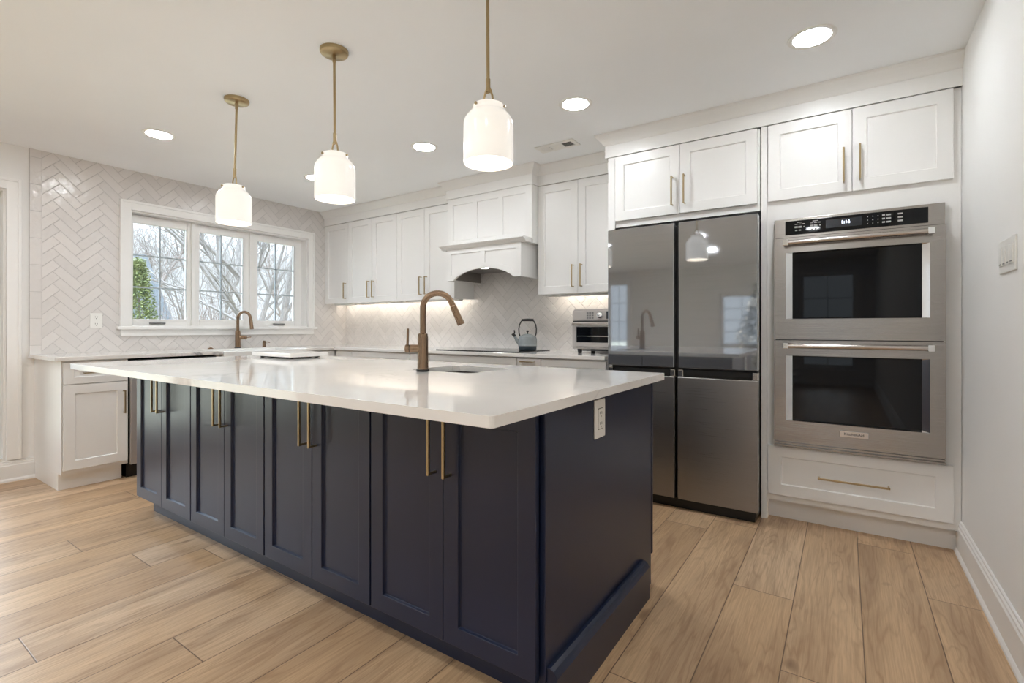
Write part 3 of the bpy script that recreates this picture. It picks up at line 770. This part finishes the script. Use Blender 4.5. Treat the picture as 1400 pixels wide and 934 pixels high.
dro = dr.build('door', 'steel_soft', t, .002)
MB(BT).box(A0 + .03, A1 - .03, -.002, .008, Z0 + .026, Z1 - .03).build('window', 'black_glass', dro)
hb = MB(BT); hb.box(A0 + .01, A1 - .01, -.04, -.026, Z1 - .024, Z1 - .006)
for x in (A0 + .02, A1 - .02): hb.box(x - .006, x + .006, -.03, -.004, Z1 - .021, Z1 - .009)
hb.build('handle', 'steel_bar', dro, .003)
MB(BT).box(A0 + .036, A1 - .036, -.0026, -.0018, Z0 + .075, Z0 + .08).build('rack', 'chrome', dro)
cd = MB(); cd.tube([(-1.52, 3.66, 1.385), (-1.518, 3.655, 1.35), (-1.53, 3.66, 1.30), (-1.548, 3.72, 1.288), (-1.55, 3.765, 1.25), (-1.55, 3.772, 1.10)], .003, 8)
tag(cd.build('power_cord', 'black', None, 0, 2, True), 'thin black cord hanging from the cabinet light behind the toaster oven', 'cord')

# ------------------------------------------------------------------ wall cabinets
YU = 3.512; UX = back(YU); UZ0 = 1.385
def wall_cab(label, a0, a1, seams, hs, name='wall_cabinet', ends=True):
    t = thing(name, label, 'cabinet', ((a0 + a1) / 2, 3.66, UZ0))
    MB().box(a0 + .0005, a1 - .0005, YU + .0205, YB - .0105, UZ0 + .004, ZD + .0018).build('carcass', 'cab', t)
    cuts = [a0] + seams + [a1]
    for i in range(len(cuts) - 1): door(t, UX, cuts[i], cuts[i + 1], UZ0, ZD, h=(hs[i], 1.524, .178))
    return t
wall_cab('white single-door wall cabinet in the corner beside the tiled window wall', -4.989, -4.571, [], [-4.61])
wall_cab('white two-door wall cabinet second from the corner', -4.571, -3.796, [-4.178], [-4.215, -4.142])
wall_cab('white two-door wall cabinet adjoining the arched hood away from the fridge', -3.796, -3.022, [-3.410], [-3.447, -3.374])
wall_cab('white two-door wall cabinet between the hood and the refrigerator above the toaster oven', -2.113, -1.376, [-1.746], [-1.783, -1.709])

def light_bar(label, a0, a1):
    t = thing('under_cabinet_light', label, 'light', ((a0 + a1) / 2, 3.64, UZ0 - .01), 'under-cabinet lights')
    MB().box(a0, a1, 3.62, 3.67, UZ0 - .012, UZ0 + .0035).build('housing', 'plate', t, .002)
    MB().box(a0 + .02, a1 - .02, 3.6702, 3.673, UZ0 - .011, UZ0 + .002).build('lens', 'under', t)
light_bar('slim white light bar under the corner wall cabinet', -4.96, -4.59)
light_bar('slim white light bar under the second wall cabinet from the corner', -4.55, -3.82)
light_bar('slim white light bar under the wall cabinet adjoining the hood', -3.78, -3.05)
light_bar('slim white light bar under the wall cabinet above the toaster oven', -2.09, -1.39)

# range hood
hd = thing('range_hood', 'white panelled range hood with arched valance over the cooktop', 'range hood', (-2.567, 3.55, 1.53))
HX = back(3.417); h0, h1 = -3.0205, -2.1145
mb = MB(HX).shaker(h0, h1, 1.838, ZD + .0015, 0, .02, .062, .008, .06, 3, .05); mb.build('upper_panel', 'cab', hd, .0012)
MB().box(h0 + .001, h1 - .001, 3.4375, YB - .0105, 1.8085, ZD + .0015).build('chimney_box', 'cab', hd)
sp = [(3.417, 1.848), (3.292, 1.848), (3.288, 1.843), (3.288, 1.836), (3.296, 1.832), (3.312, 1.826), (3.322, 1.816), (3.326, 1.808), (3.417, 1.808)]
mb = MB(); A = [mb.v(h0 + .001, y, z) for y, z in sp]; B = [mb.v(h1 - .001, y, z) for y, z in sp]
mb.bm.faces.new(A); mb.bm.faces.new(B[::-1])
for q in range(len(sp)): mb.bm.faces.new([A[q], B[q], B[(q + 1) % len(sp)], A[(q + 1) % len(sp)]])
mb.build('mantel_shelf', 'cab', hd, .001)
l0, l1, yl = -2.962, -2.168, 3.336
ac = [(-2.885 + (-2.24 + 2.885) * q / 24) for q in range(25)]
az = lambda x: 1.530 + .093 * (1 - ((x + 2.5625) / .3225) ** 2) ** .8 if abs(x + 2.5625) < .3225 else 1.53
poly = [(l0, 1.53)] + [(x, az(x)) for x in ac] + [(l1, 1.53), (l1, 1.81), (l0, 1.81)]
# valance face with two recessed panels whose lower edge follows the arch
mb = MB(back(yl)); rec = .008
def panel_poly(x0, x1):
    xs = [x0 + (x1 - x0) * q / 14 for q in range(15)]
    return [(x, max(1.575, az(x) + .045) if x0 < -2.56 or True else 0) for x in xs] + [(x1, 1.765), (x0, 1.765)]
pp = [panel_poly(l0 + .05, -2.59), panel_poly(-2.535, l1 - .05)]
es = []
for lp in [poly] + pp:
    vs = [mb.v(x, 0, z) for x, z in lp]; es += [mb.bm.edges.new((vs[q], vs[(q + 1) % len(vs)])) for q in range(len(vs))]
bmesh.ops.triangle_fill(mb.bm, use_beauty=True, edges=es)
for lp in pp:
    cx = sum(p[0] for p in lp) / len(lp)
    for q in range(len(lp)): p, r = lp[q], lp[(q + 1) % len(lp)]; mb.face([(p[0], 0, p[1]), (r[0], 0, r[1]), (r[0], rec, r[1]), (p[0], rec, p[1])])
    es = []; vs = [mb.v(x, rec, z) for x, z in lp]; es = [mb.bm.edges.new((vs[q], vs[(q + 1) % len(vs)])) for q in range(len(vs))]
    bmesh.ops.triangle_fill(mb.bm, use_beauty=True, edges=es)
for q in range(len(poly)): p, r = poly[q], poly[(q + 1) % len(poly)]; mb.face([(p[0], 0, p[1]), (r[0], 0, r[1]), (r[0], .02, r[1]), (p[0], .02, p[1])])
es = []; vs = [mb.v(x, .02, z) for x, z in poly]; es = [mb.bm.edges.new((vs[q], vs[(q + 1) % len(vs)])) for q in range(len(vs))]
bmesh.ops.triangle_fill(mb.bm, use_beauty=True, edges=es)
mb.build('arched_valance', 'cab', hd)
MB().box(l1 - .02, l1, yl + .0202, YB - .0105, 1.53, 1.808).build('side_panel', 'cab', hd, .001); MB().box(l0, l0 + .02, yl + .0202, YB - .0105, 1.53, 1.808).build('side_panel', 'cab', hd, .001)
mb = MB(); mb.box(l0 + .021, l1 - .021, yl + .021, YB - .011, 1.635, 1.66); mb.box(l0 + .021, l0 + .024, yl + .021, YB - .011, 1.545, 1.635); mb.box(l1 - .024, l1 - .021, yl + .021, YB - .011, 1.545, 1.635)
mb.build('liner', 'liner', hd)
MB().lathe((-2.60, 3.42, 1.6335), [(0, -.004), (.03, -.004), (.034, 0), (.034, .001), (0, .001)], 20).build('lamp', 'hood_led', hd)

# ------------------------------------------------------------------ refrigerator surround and oven tower
YT = 3.197; TXf = back(YT)
fc = thing('fridge_cabinet', 'white two-door cabinet and side panels surrounding the grey refrigerator', 'cabinet', (-.87, 3.5, 0))
MB().box(-1.358, -1.338, YT + .0205, YB - .001, 0, ZD + .0015).build('side_panel', 'cab', fc, .001)
MB().box(-1.358, -1.3085, YT + .003, YT + .0203, 1.76, ZD + .0015).build('face_stile', 'cab', fc, .001)
MB().box(-1.338, -.4115, YT + .0205, YB - .001, 1.80, ZD + .0015).build('carcass', 'cab', fc)
door(fc, TXf, -1.308, -.872, 1.840, ZD, h=(-.914, 1.986, .185)); door(fc, TXf, -.872, -.423, 1.840, ZD, h=(-.838, 1.986, .185))

oc = thing('oven_cabinet', 'tall white cabinet framing the double wall oven beside the end wall', 'cabinet', (.03, 3.5, 0))
yc = YT + .0205
mb = MB(); mb.box(-.404, -.372, yc, YB - .001, 0, ZD + .0015); mb.box(-.372, .4725, yc, YB - .001, 1.728, ZD + .0015); mb.box(.409, .4725, yc, YB - .001, .115, 1.728); mb.box(-.372, -.334, yc, YB - .001, .115, 1.728)
mb.box(-.334, .409, yc, YB - .001, .115, .438); mb.box(-.372, .4725, yc + .06, YB - .001, .0, .115)
mb.build('carcass', 'cab', oc)
MB().box(-.404, -.374, YT + .004, YT + .0203, 0, ZD + .0015).build('face_stile', 'cab', oc, .001)
door(oc, TXf, -.370, .0335, 1.840, ZD, h=(-.004, 1.981, .185)); door(oc, TXf, .0335, .4425, 1.840, ZD, h=(.067, 1.986, .185))
d = MB(TXf).shaker(-.369, .442, .152, .434, 0, .02, .068, .009, .062).build('drawer', 'cab', oc, .0016); handle(d, TXf, .036, .287, .315, False, t=.010)

# double wall oven
OY = 3.185; OX = back(OY); o0, o1 = -.3335, .4085
ov = thing('double_wall_oven', 'stainless double wall oven with black control panel in the tall white cabinet', 'oven', (.0375, 3.45, .44))
MB().box(o0 + .004, o1 - .004, OY + .014, YB - .06, .4405, 1.7255).build('chassis', 'black', ov)
MB(OX).box(o0, o1, .002, .0135, 1.620, 1.726).build('panel_frame', 'steel', ov, .0012)
cp = MB(OX).box(-.279, .345, -.0015, .003, 1.634, 1.712).build('control_panel', 'black_glass', ov, .001)
ds = MB(OX).box(-.085, .075, -.0025, -.001, 1.652, 1.698).build('display', 'screen', cp)
text_ob('1:16', 'digits', .024, 'digits', ds, (.004, OY - .003, 1.678), (1, 0, 0), (0, 0, 1), extrude=.0003)
lg = MB(OX)
for bx in (-.225, -.150):
    for q, (dx, dz, w, hh) in enumerate([(0, .030, .014, .004), (.018, .030, .014, .004), (.036, .030, .013, .004), (0, .014, .015, .010), (.018, .014, .016, .010), (.038, .014, .005, .006), (0, -.004, .011, .007), (.018, -.004, .011, .007), (.016, .040, .026, .003)]):
        lg.box(bx + dx - w / 2, bx + dx + w / 2, -.0021, -.0014, 1.661 + dz - hh / 2, 1.661 + dz + hh / 2)
for r_ in range(3):
    for c2 in range(3): lg.box(.098 + c2 * .022, .102 + c2 * .022, -.0021, -.0014, 1.655 + r_ * .018, 1.659 + r_ * .018)
    for c2, w in ((.167, .012), (.188, .019), (.235, .020)): lg.box(c2 - w / 2, c2 + w / 2, -.0021, -.0014, 1.653 + r_ * .018, 1.661 + r_ * .018)
lg.build('legends', 'legend', cp)
def oven_door(z0, z1, wz0, wz1, hz, badge):
    wa0, wa1 = -.274, .349
    d = MB(OX)
    d.box(o0, wa0, -.022, .013, z0, z1); d.box(wa1, o1, -.022, .013, z0, z1); d.box(wa0, wa1, -.022, .013, z0, wz0); d.box(wa0, wa1, -.022, .013, wz1, z1)
    do = d.build('door', 'steel', ov, 0)
    i0, i1, k0, k1, dp = wa0 + .031, wa1 - .029, wz0 + .008, wz1 - .006, -.001
    tr = MB(OX); P = [(wa0, -.0225, wz0), (wa1, -.0225, wz0), (wa1, -.0225, wz1), (wa0, -.0225, wz1)]; Q = [(i0, dp, k0), (i1, dp, k0), (i1, dp, k1), (i0, dp, k1)]
    for q in range(4): tr.face([P[q], P[(q + 1) % 4], Q[(q + 1) % 4], Q[q]])
    tr.build('window_bezel', 'chrome', do)
    MB(OX).box(i0 - .001, i1 + .001, dp - .0005, .010, k0 - .001, k1 + .001).build('window', 'black_glass', do)
    hm = MB(OX); hm.tube([(-.262, -.062, hz), (.340, -.062, hz)], .0125, 20); hob = hm.build('handle', 'steel_bar', do, smooth=True)
    for a in (-.272, .349):
        e = MB(OX); e.box(a - .013, a + .013, -.077, -.046, hz - .0155, hz + .0155); e.box(a - .009, a + .009, -.047, -.021, hz - .011, hz + .011); e.build('bracket', 'chrome', hob, .003, 3)
    if badge:
        b = MB(OX).box(-.022, .104, -.027, -.0218, .529, .562).build('badge', 'steel_bar', do, .0015)
        text_ob('KitchenAid', 'lettering', .0195, 'ink', b, (.041, OY - .0275, .5455), (1, 0, 0), (0, 0, 1), extrude=.0004)
oven_door(1.0455, 1.6155, 1.160, 1.532, 1.583, False)
oven_door(.4735, 1.0405, .590, .955, 1.010, True)
mb = MB(OX); mb.box(o0, o1, .0, .0133, .440, .470); mb.box(o0, o1, -.014, .0, .458, .464); mb.box(o0, o1, -.018, .0, .441, .450); mb.build('vent_strip', 'steel', ov)

# refrigerator
r0, r1, ry = -1.296, -.402, 3.048
rf = thing('refrigerator', 'large grey four-door refrigerator with glossy upper doors', 'refrigerator', (-.85, 3.42, 0))
MB().box(r0 + .004, r1 - .009, ry + .068, 3.78, .03, 1.745).build('body', 'fridge_side', rf)
MB().box(r0 + .02, r1 - .02, ry + .05, 3.74, .0, .0295).build('plinth', 'black', rf)
MB().box(r0 + .01, r1 - .01, ry + .03, ry + .067, .035, .066).build('kick_grille', 'black', rf)
for a0, a1 in ((r0, -.8645), (-.8385, r1)):
    MB(back(ry)).box(a0, a1, 0, .063, .868, 1.752).build('upper_door', 'fridge_up', rf, .004, 3)
    lw0, lw1 = (a0, a1 + .003) if a0 == r0 else (a0 - .004, a1)
    d = MB(back(ry)).box(lw0, lw1, 0, .063, .069, .812).build('lower_door', 'fridge_low', rf, .004, 3)
    s = MB(back(ry)); s.box(lw0 + .03, lw1 - .03, .03, .062, .8122, .855); s.build('grip_recess', 'shadow', d)
    s = MB(back(ry))
    for e0, e1, sg in ((lw0, lw0 + .03, 1), (lw1 - .03, lw1, -1)):
        s.box(e0, e1, .012, .062, .8122, .855)
    s.build('grip_end', 'steel_bar', d, .004)
    s = MB(back(ry)); s.face([(lw0 + .03, .002, .8125), (lw1 - .03, .002, .8125), (lw1 - .03, .03, .826), (lw0 + .03, .03, .826)]); s.face([(lw0 + .03, .03, .8122), (lw1 - .03, .03, .8122), (lw1 - .03, .03, .826), (lw0 + .03, .03, .826)])
    s.build('grip_lip', 'steel_bar', d)

# ------------------------------------------------------------------ ceiling fittings
def pendant(label, x, y, tilt):
    t = thing('pendant_lamp', label, 'lamp', (x, y, ZC), 'pendant lamps over the island')
    MB().lathe((x, y, ZC - .0005), [(0, -.021), (.055, -.021), (.063, -.016), (.066, -.008), (.066, 0), (0, 0)], 40).build('canopy', 'brass', t, smooth=True)
    ca = lambda a, b, z: (x + a * 1 + (ZC - .02 - z) * tilt, y + b, z)
    MB(ca).tube([(0, 0, 2.420), (0, 0, 2.405), (0, 0, 2.385)], [.0095, .0085, .0085], 14).build('hang_straight', 'brass', t, smooth=True)
    MB(ca).tube([(0, 0, 2.386), (0, 0, 2.04)], .0062, 14).build('rod', 'brass', t, smooth=True)
    yk = MB(ca); yk.tube([(0, 0, 2.042), (0, 0, 1.995)], .0085, 14)
    for s in (-1, 1): yk.tube([(s * .004, 0, 2.012), (s * .012, 0, 1.995), (s * .019, 0, 1.975), (s * .0235, 0, 1.9435)], .0042, 10)
    yk.tube([(-.007, 0, 1.992), (.007, 0, 1.992)], .004, 8)
    yk.build('yoke', 'brass', t, smooth=True)
    c = (x + (ZC - 1.85) * tilt, y, 0)
    prof = [(0, 1.9442), (.030, 1.9445), (.052, 1.9435), (.0575, 1.9405), (.0585, 1.935), (.0585, 1.926), (.0605, 1.921), (.070, 1.912), (.082, 1.899), (.0900, 1.886), (.0932, 1.872), (.0935, 1.86), (.0935, 1.727), (.0925, 1.7245), (.0905, 1.7245), (.0895, 1.727), (.0895, 1.86), (.0892, 1.871), (.0862, 1.884), (.079, 1.8955), (.067, 1.9085), (.056, 1.919), (.0545, 1.926), (.0545, 1.934), (.050, 1.9395), (0, 1.940)]
    s = MB().lathe(c, prof, 48).build('glass_shade', 'opal', t, smooth=True)
    for q in range(3):
        a = radians(-100 + 120 * q)
        MB().tube([(c[0] + cos(a) * .057, c[1] + sin(a) * .057, 1.932), (c[0] + cos(a) * .064, c[1] + sin(a) * .064, 1.932), (c[0] + cos(a) * .067, c[1] + sin(a) * .067, 1.932)], [.003, .006, .005], 12).build('thumb_screw', 'brass', s, smooth=True)
    MB().lathe((c[0], c[1], 1.86), [(0, -.058), (.018, -.055), (.028, -.042), (.031, -.026), (.026, -.006), (.016, .014), (.013, .035), (0, .036)], 20).build('bulb', 'bulb', t, smooth=True)
    MB().lathe((c[0], c[1], 1.86), [(0, .0365), (.016, .0365), (.016, .0785), (0, .0785)], 18).build('socket', 'brass', t, smooth=True)
pendant('white glass pendant on a brass rod nearest the window', -2.935, 1.478, -.055)
pendant('middle white glass pendant on a brass rod above the island', -2.028, 1.478, .012)
pendant('white glass pendant on a brass rod nearest the ovens', -1.11, 1.478, .008)

def downlight(label, x, y):
    t = thing('recessed_light', label, 'light', (x, y, ZC), 'recessed ceiling lights')
    MB().lathe((x, y, ZC - .0004), [(.076, -.0025), (.080, -.004), (.096, -.003), (.099, 0), (.076, 0)], 40, True).build('trim_ring', 'plate', t, smooth=True)
    MB().lathe((x, y, ZC - .0004), [(0, -.0025), (.0758, -.0025), (.0758, -.0005), (0, -.0005)], 40).build('diffuser', 'led', t)
downlight('round recessed ceiling light above the floor before the ovens', -.124, 2.634)
downlight('round recessed ceiling light next to the ceiling vent', -1.325, 2.634)
downlight('round recessed ceiling light above the aisle between hood and pendants', -2.56, 2.634)
downlight('round recessed ceiling light half hidden behind the middle pendant', -3.88, 2.634)
downlight('round recessed ceiling light near the tiled window wall', -3.905, 1.444)
for i, y in enumerate((.05, -1.3, -2.7)):  # ceiling lights added out of view as fill; one matches a refrigerator reflection
    for j, x in enumerate((-.35, -1.87 if i == 2 else -1.74, -3.2, -4.3)):
        if i == 2 and j == 2: continue
        downlight('round recessed fill light added out of view over the room behind the island', x, y)

v = thing('ceiling_vent', 'white rectangular ceiling vent with three louvre banks', 'vent', (-1.74, 3.16, ZC))
mb = MB(); x0, x1, y0, y1 = -1.895, -1.583, 3.094, 3.228
for q in ((x0, x1, y0, y0 + .03), (x0, x1, y1 - .03, y1), (x0, x0 + .03, y0 + .03, y1 - .03), (x1 - .03, x1, y0 + .03, y1 - .03)): mb.box(*q, ZC - .007, ZC - .0005)
for q in (x0 + .105, x1 - .115): mb.box(q, q + .01, y0 + .03, y1 - .03, ZC - .007, ZC - .0005)
mb.build('frame', 'plate', v, .002)
MB().box(x0 + .03, x1 - .03, y0 + .03, y1 - .03, ZC - .0016, ZC - .0004).build('duct_opening', 'grey_plastic', v)
def louvres(q0, q1, tilt, along):
    m2 = MB()
    if along == 'y':
        n = 9
        for k in range(n):
            x = q0 + (q1 - q0) * (k + .5) / n; m2.face([(x - .004, y0 + .03, ZC - .0015), (x + tilt - .004, y0 + .03, ZC - .0065), (x + tilt - .004, y1 - .03, ZC - .0065), (x - .004, y1 - .03, ZC - .0015)])
    else:
        for k in range(6):
            y = y0 + .03 + (y1 - y0 - .06) * (k + .5) / 6; m2.face([(q0, y - .004, ZC - .0015), (q1, y - .004, ZC - .0015), (q1, y + tilt, ZC - .0065), (q0, y + tilt, ZC - .0065)])
    return m2
louvres(x0 + .03, x0 + .105, -.009, 'y').build('louvre', 'plate', v); louvres(x0 + .115, x1 - .115, .007, 'x').build('louvre', 'plate', v); louvres(x1 - .105, x1 - .03, .0035, 'y').build('louvre', 'plate', v)

# light switches on the end wall
sw = thing('light_switch', 'white four-gang light switch plate on the end wall beside the ovens', 'light switch', (XR, 2.385, 1.305))
RX = right_(XR)
MB(RX).box(2.283, 2.49, -.006, -.0002, 1.303, 1.422).build('cover_plate', 'plate', sw, .003, 3)
for q in range(4):
    y = 2.3175 + q * .046
    MB(RX).profile([], 0, 1) if False else None
    MB(RX).box(y - .0165, y + .0165, -.0095, -.0055, 1.329, 1.396).build('rocker', 'plate', sw, .002)
    MB(RX).box(y - .014, y + .014, -.0098, -.0088, 1.334, 1.338).build('indicator_slot', 'grey_plastic', sw)

# ------------------------------------------------------------------ behind the camera: decorated tree that the refrigerator doors mirror
random.seed(4)
ct = thing('christmas_tree', 'dark green decorated fir tree by the rear window', 'tree', (-1.25, -3.5, 0))
MB().lathe((-1.25, -3.5, 0), [(0, 0), (.16, 0), (.18, .03), (.06, .06), (.04, .3), (.03, .8), (0, .8)], 16).build('stand', 'bark_brown', ct)
mb = MB()
for k in range(5200):
    h = random.random() ** .8; z = .28 + 1.62 * (1 - h) ** 1.0; R = .62 * (1 - (z - .28) / 1.68) * (.75 + .25 * abs(sin(z * 24))) + .02
    a = random.random() * 2 * pi; r = R * random.uniform(.35, 1.02)
    p = Vector((-1.25 + r * cos(a), -3.5 + r * sin(a), z - .12 * r)); d = Vector((cos(a), sin(a), random.uniform(-.5, .25))).normalized() * random.uniform(.05, .09); w = Vector((-sin(a), cos(a), random.uniform(-.4, .4))).normalized() * .012
    vs = [mb.bm.verts.new(q) for q in (p - w, p + w, p + d)]; mb.bm.faces.new(vs)
mb.build('foliage', 'needles_dark', ct)
M['fairy'] = emis('fairy_light', (1, .9, .7), 3)
mb = MB()
for k in range(130):
    z = .32 + 1.5 * random.random(); R = .6 * (1 - (z - .28) / 1.68) + .02; a = random.random() * 2 * pi
    p = (-1.25 + R * cos(a), -3.5 + R * sin(a), z - .1 * R); mb.lathe(p, [(0, -.008), (.008, 0), (0, .008)], 5)
fl = mb.build('fairy_lights', 'fairy', ct); fl['kind'] = 'stuff'

# ------------------------------------------------------------------ outdoors beyond the window
struct(MB().box(-70, XL - .16, -40, 60, -.5, -.3).build('ground', 'lawn'))
hs = thing('neighbour_house', 'grey roofed neighbouring house beyond the window behind the evergreen', 'house', (-20, 1.8, -.3))
MB().box(-22.9, -17.75, -3.0, 6.55, -.3, 1.12).build('wall', 'siding', hs)
rp = [(-17.3, 1.02), (-17.3, 1.12), (-20.3, 3.68), (-23.3, 1.12), (-23.3, 1.02), (-20.3, 3.5)]
mb = MB(); A = [mb.v(x, -3.4, z) for x, z in rp]; B = [mb.v(x, 6.86 + .1 * (z - 1.02), z) for x, z in rp]
mb.bm.faces.new(A); mb.bm.faces.new(B[::-1])
for k in range(len(rp)): mb.bm.faces.new([A[k], B[k], B[(k + 1) % len(rp)], A[(k + 1) % len(rp)]])
mb.build('roof', 'roof', hs)
MB().profile([(-22.6, 1.12), (-18.0, 1.12), (-20.3, 3.4)], 6.3, 6.5).build('gable', 'siding', hs)
for y in (1.6, 4.4):
    f = MB().box(-17.75, -17.7, y, y + .9, .1, .95).build('window', 'trim', hs); MB().box(-17.7, -17.69, y + .08, y + .82, .16, .89).build('pane', 'black_glass', f)

def bare_tree(label, x, y, h, seed, r0=.16, lean=(0, 0), m='bark', depth=5, spread=.55, zb=-.3, name='bare_tree', nfirst=4, twig=1.):
    rnd = random.Random(seed); t = thing(name, label, 'tree', (x, y, zb), 'bare trees beyond the window')
    tk = MB(); br = MB()
    def grow(p, d, L, r, lv):
        n = 4 if lv < 2 else 3; pts = [p]; q = p.copy(); dd = d.copy()
        for k in range(n):
            dd = (dd + Vector((rnd.gauss(0, .11), rnd.gauss(0, .11), rnd.gauss(.03, .07)))).normalized(); q = q + dd * (L / n); pts.append(q.copy())
        rs = [r * (1 - .45 * k / n) for k in range(n + 1)]
        (tk if lv == 0 else br).tube([tuple(a) for a in pts], rs, 8 if lv == 0 else (5 if lv < 3 else 3), cap=False)
        if lv >= depth: return
        nb = nfirst if lv == 0 else rnd.choice((3, 3, 4))
        for k in range(nb):
            f = rnd.uniform(.4, 1) if lv else rnd.uniform(.35, 1)
            i = min(n - 1, int(f * n)); bp = pts[i].lerp(pts[i + 1], f * n - i)
            ax = Vector((rnd.gauss(0, 1), rnd.gauss(0, 1), rnd.gauss(.25, .5))).normalized()
            nd = (dd * (1 - spread * .5) + ax * spread).normalized()
            grow(bp, nd, L * rnd.uniform(.5, .74), max(r * .52 * (1 - .3 * f), .004 * twig), lv + 1)
        grow(pts[-1], dd, L * .7, r * .55, lv + 1)
    d0 = Vector((lean[0], lean[1], 1)).normalized(); grow(Vector((x, y, zb)), d0, h * .42, r0, 0)
    tk.build('trunk', m, t, smooth=True); br.build('branches', m, t, smooth=True)
    return t
bare_tree('grey bare tree with one long slanting trunk seen through the middle sash', -9.8, 6.5, 7, 11, .085, (.0, -.9), depth=4, spread=.5)
bare_tree('thick grey upright bare trunk seen through the sash beside the corner', -13.5, 7.45, 8, 5, .16, (0, .08), depth=4)
bare_tree('grey bare trunk leaning toward the corner in the same sash', -17.5, 10.1, 9, 23, .17, (0, .30), depth=4)
bare_tree('pale bare tree standing behind the edge of the middle sash', -22.6, 12.4, 8, 31, .16, (0, -.02), depth=4, spread=.5)
bare_tree('brownish bare tree with drooping twigs high above the house roof', -26.5, 9.0, 8, 45, .12, (0, .05), m='bark_brown', depth=5, spread=.6)
bare_tree('distant bare tree just clear of the house roof', -36, 14.6, 9, 51, .14, (0, 0), depth=5, spread=.55)
bare_tree('distant bare tree in the centre of the middle sash', -30, 14.2, 8, 63, .13, (0, .05), depth=5, spread=.5)
bare_tree('distant brownish bare tree behind the leaning trunk', -36, 21.6, 9, 72, .14, (0, -.1), m='bark_brown', depth=5, spread=.7)
def thicket(label, x, y, seed, m='bark_brown'):
    rnd = random.Random(seed); t = thing('bare_shrub', label, 'shrub', (x, y, -.3), 'leafless shrubs beyond the window'); mb = MB()
    for k in range(90):
        a = rnd.random() * 2 * pi; r = rnd.random() * .9; p = Vector((x + r * cos(a) * .6, y + r * sin(a), -.3)); d = Vector((cos(a) * .3, sin(a) * .35, 1)).normalized()
        L = rnd.uniform(1.4, 2.7); pts = [p]
        for q in range(5): d = (d + Vector((rnd.gauss(0, .14), rnd.gauss(0, .14), .02))).normalized(); pts.append(pts[-1] + d * L / 5)
        mb.tube([tuple(a_) for a_ in pts], [.009, .008, .007, .006, .005, .003], 3, cap=False)
        for q in range(2, 6):
            e = pts[q]; dd = (d + Vector((rnd.gauss(0, .6), rnd.gauss(0, .6), rnd.gauss(0, .3)))).normalized(); mb.tube([tuple(e), tuple(e + dd * .22), tuple(e + dd * .4 + Vector((0, 0, .05)))], [.005, .004, .003], 3, cap=False)
    mb.build('twigs', m, t)
thicket('leafless shrub low behind the evergreen', -15.4, 6.1, 3)
thicket('leafless brown shrub low in the middle sash', -21.0, 9.2, 8)
thicket('leafless shrub low between middle and end sashes', -11.8, 6.0, 17)

eg = thing('evergreen_shrub', 'yellow-green conifer outside the window pane farthest from the corner', 'shrub', (-9, 3.06, -.3))
MB().tube([(-9, 3.06, -.3), (-9, 3.06, 1.6)], [.05, .015], 8).build('trunk', 'bark_brown', eg)
rnd = random.Random(9); mb = MB()
for k in range(170):
    z = -.1 + 2.3 * (k / 170) ** .85; R = .46 * (1 - (z + .1) / 2.35) + .02; a = k * 2.399
    tip = Vector((-9 + R * cos(a), 3.06 + R * sin(a), z - .03)); root = Vector((-9, 3.06, z - .10))
    for q in range(46):
        f = rnd.uniform(.35, 1.05); p = root.lerp(tip, f) + Vector((rnd.gauss(0, .025), rnd.gauss(0, .025), rnd.gauss(0, .025)))
        d = Vector((cos(a) + rnd.gauss(0, .7), sin(a) + rnd.gauss(0, .7), rnd.gauss(.1, .5))).normalized() * rnd.uniform(.03, .065); w = d.orthogonal().normalized() * .009
        mb.bm.faces.new([mb.bm.verts.new(v_) for v_ in (p - w * .6, p + d * .5 - w, p + d, p + d * .5 + w)])
mb.build('foliage', 'needles', eg)
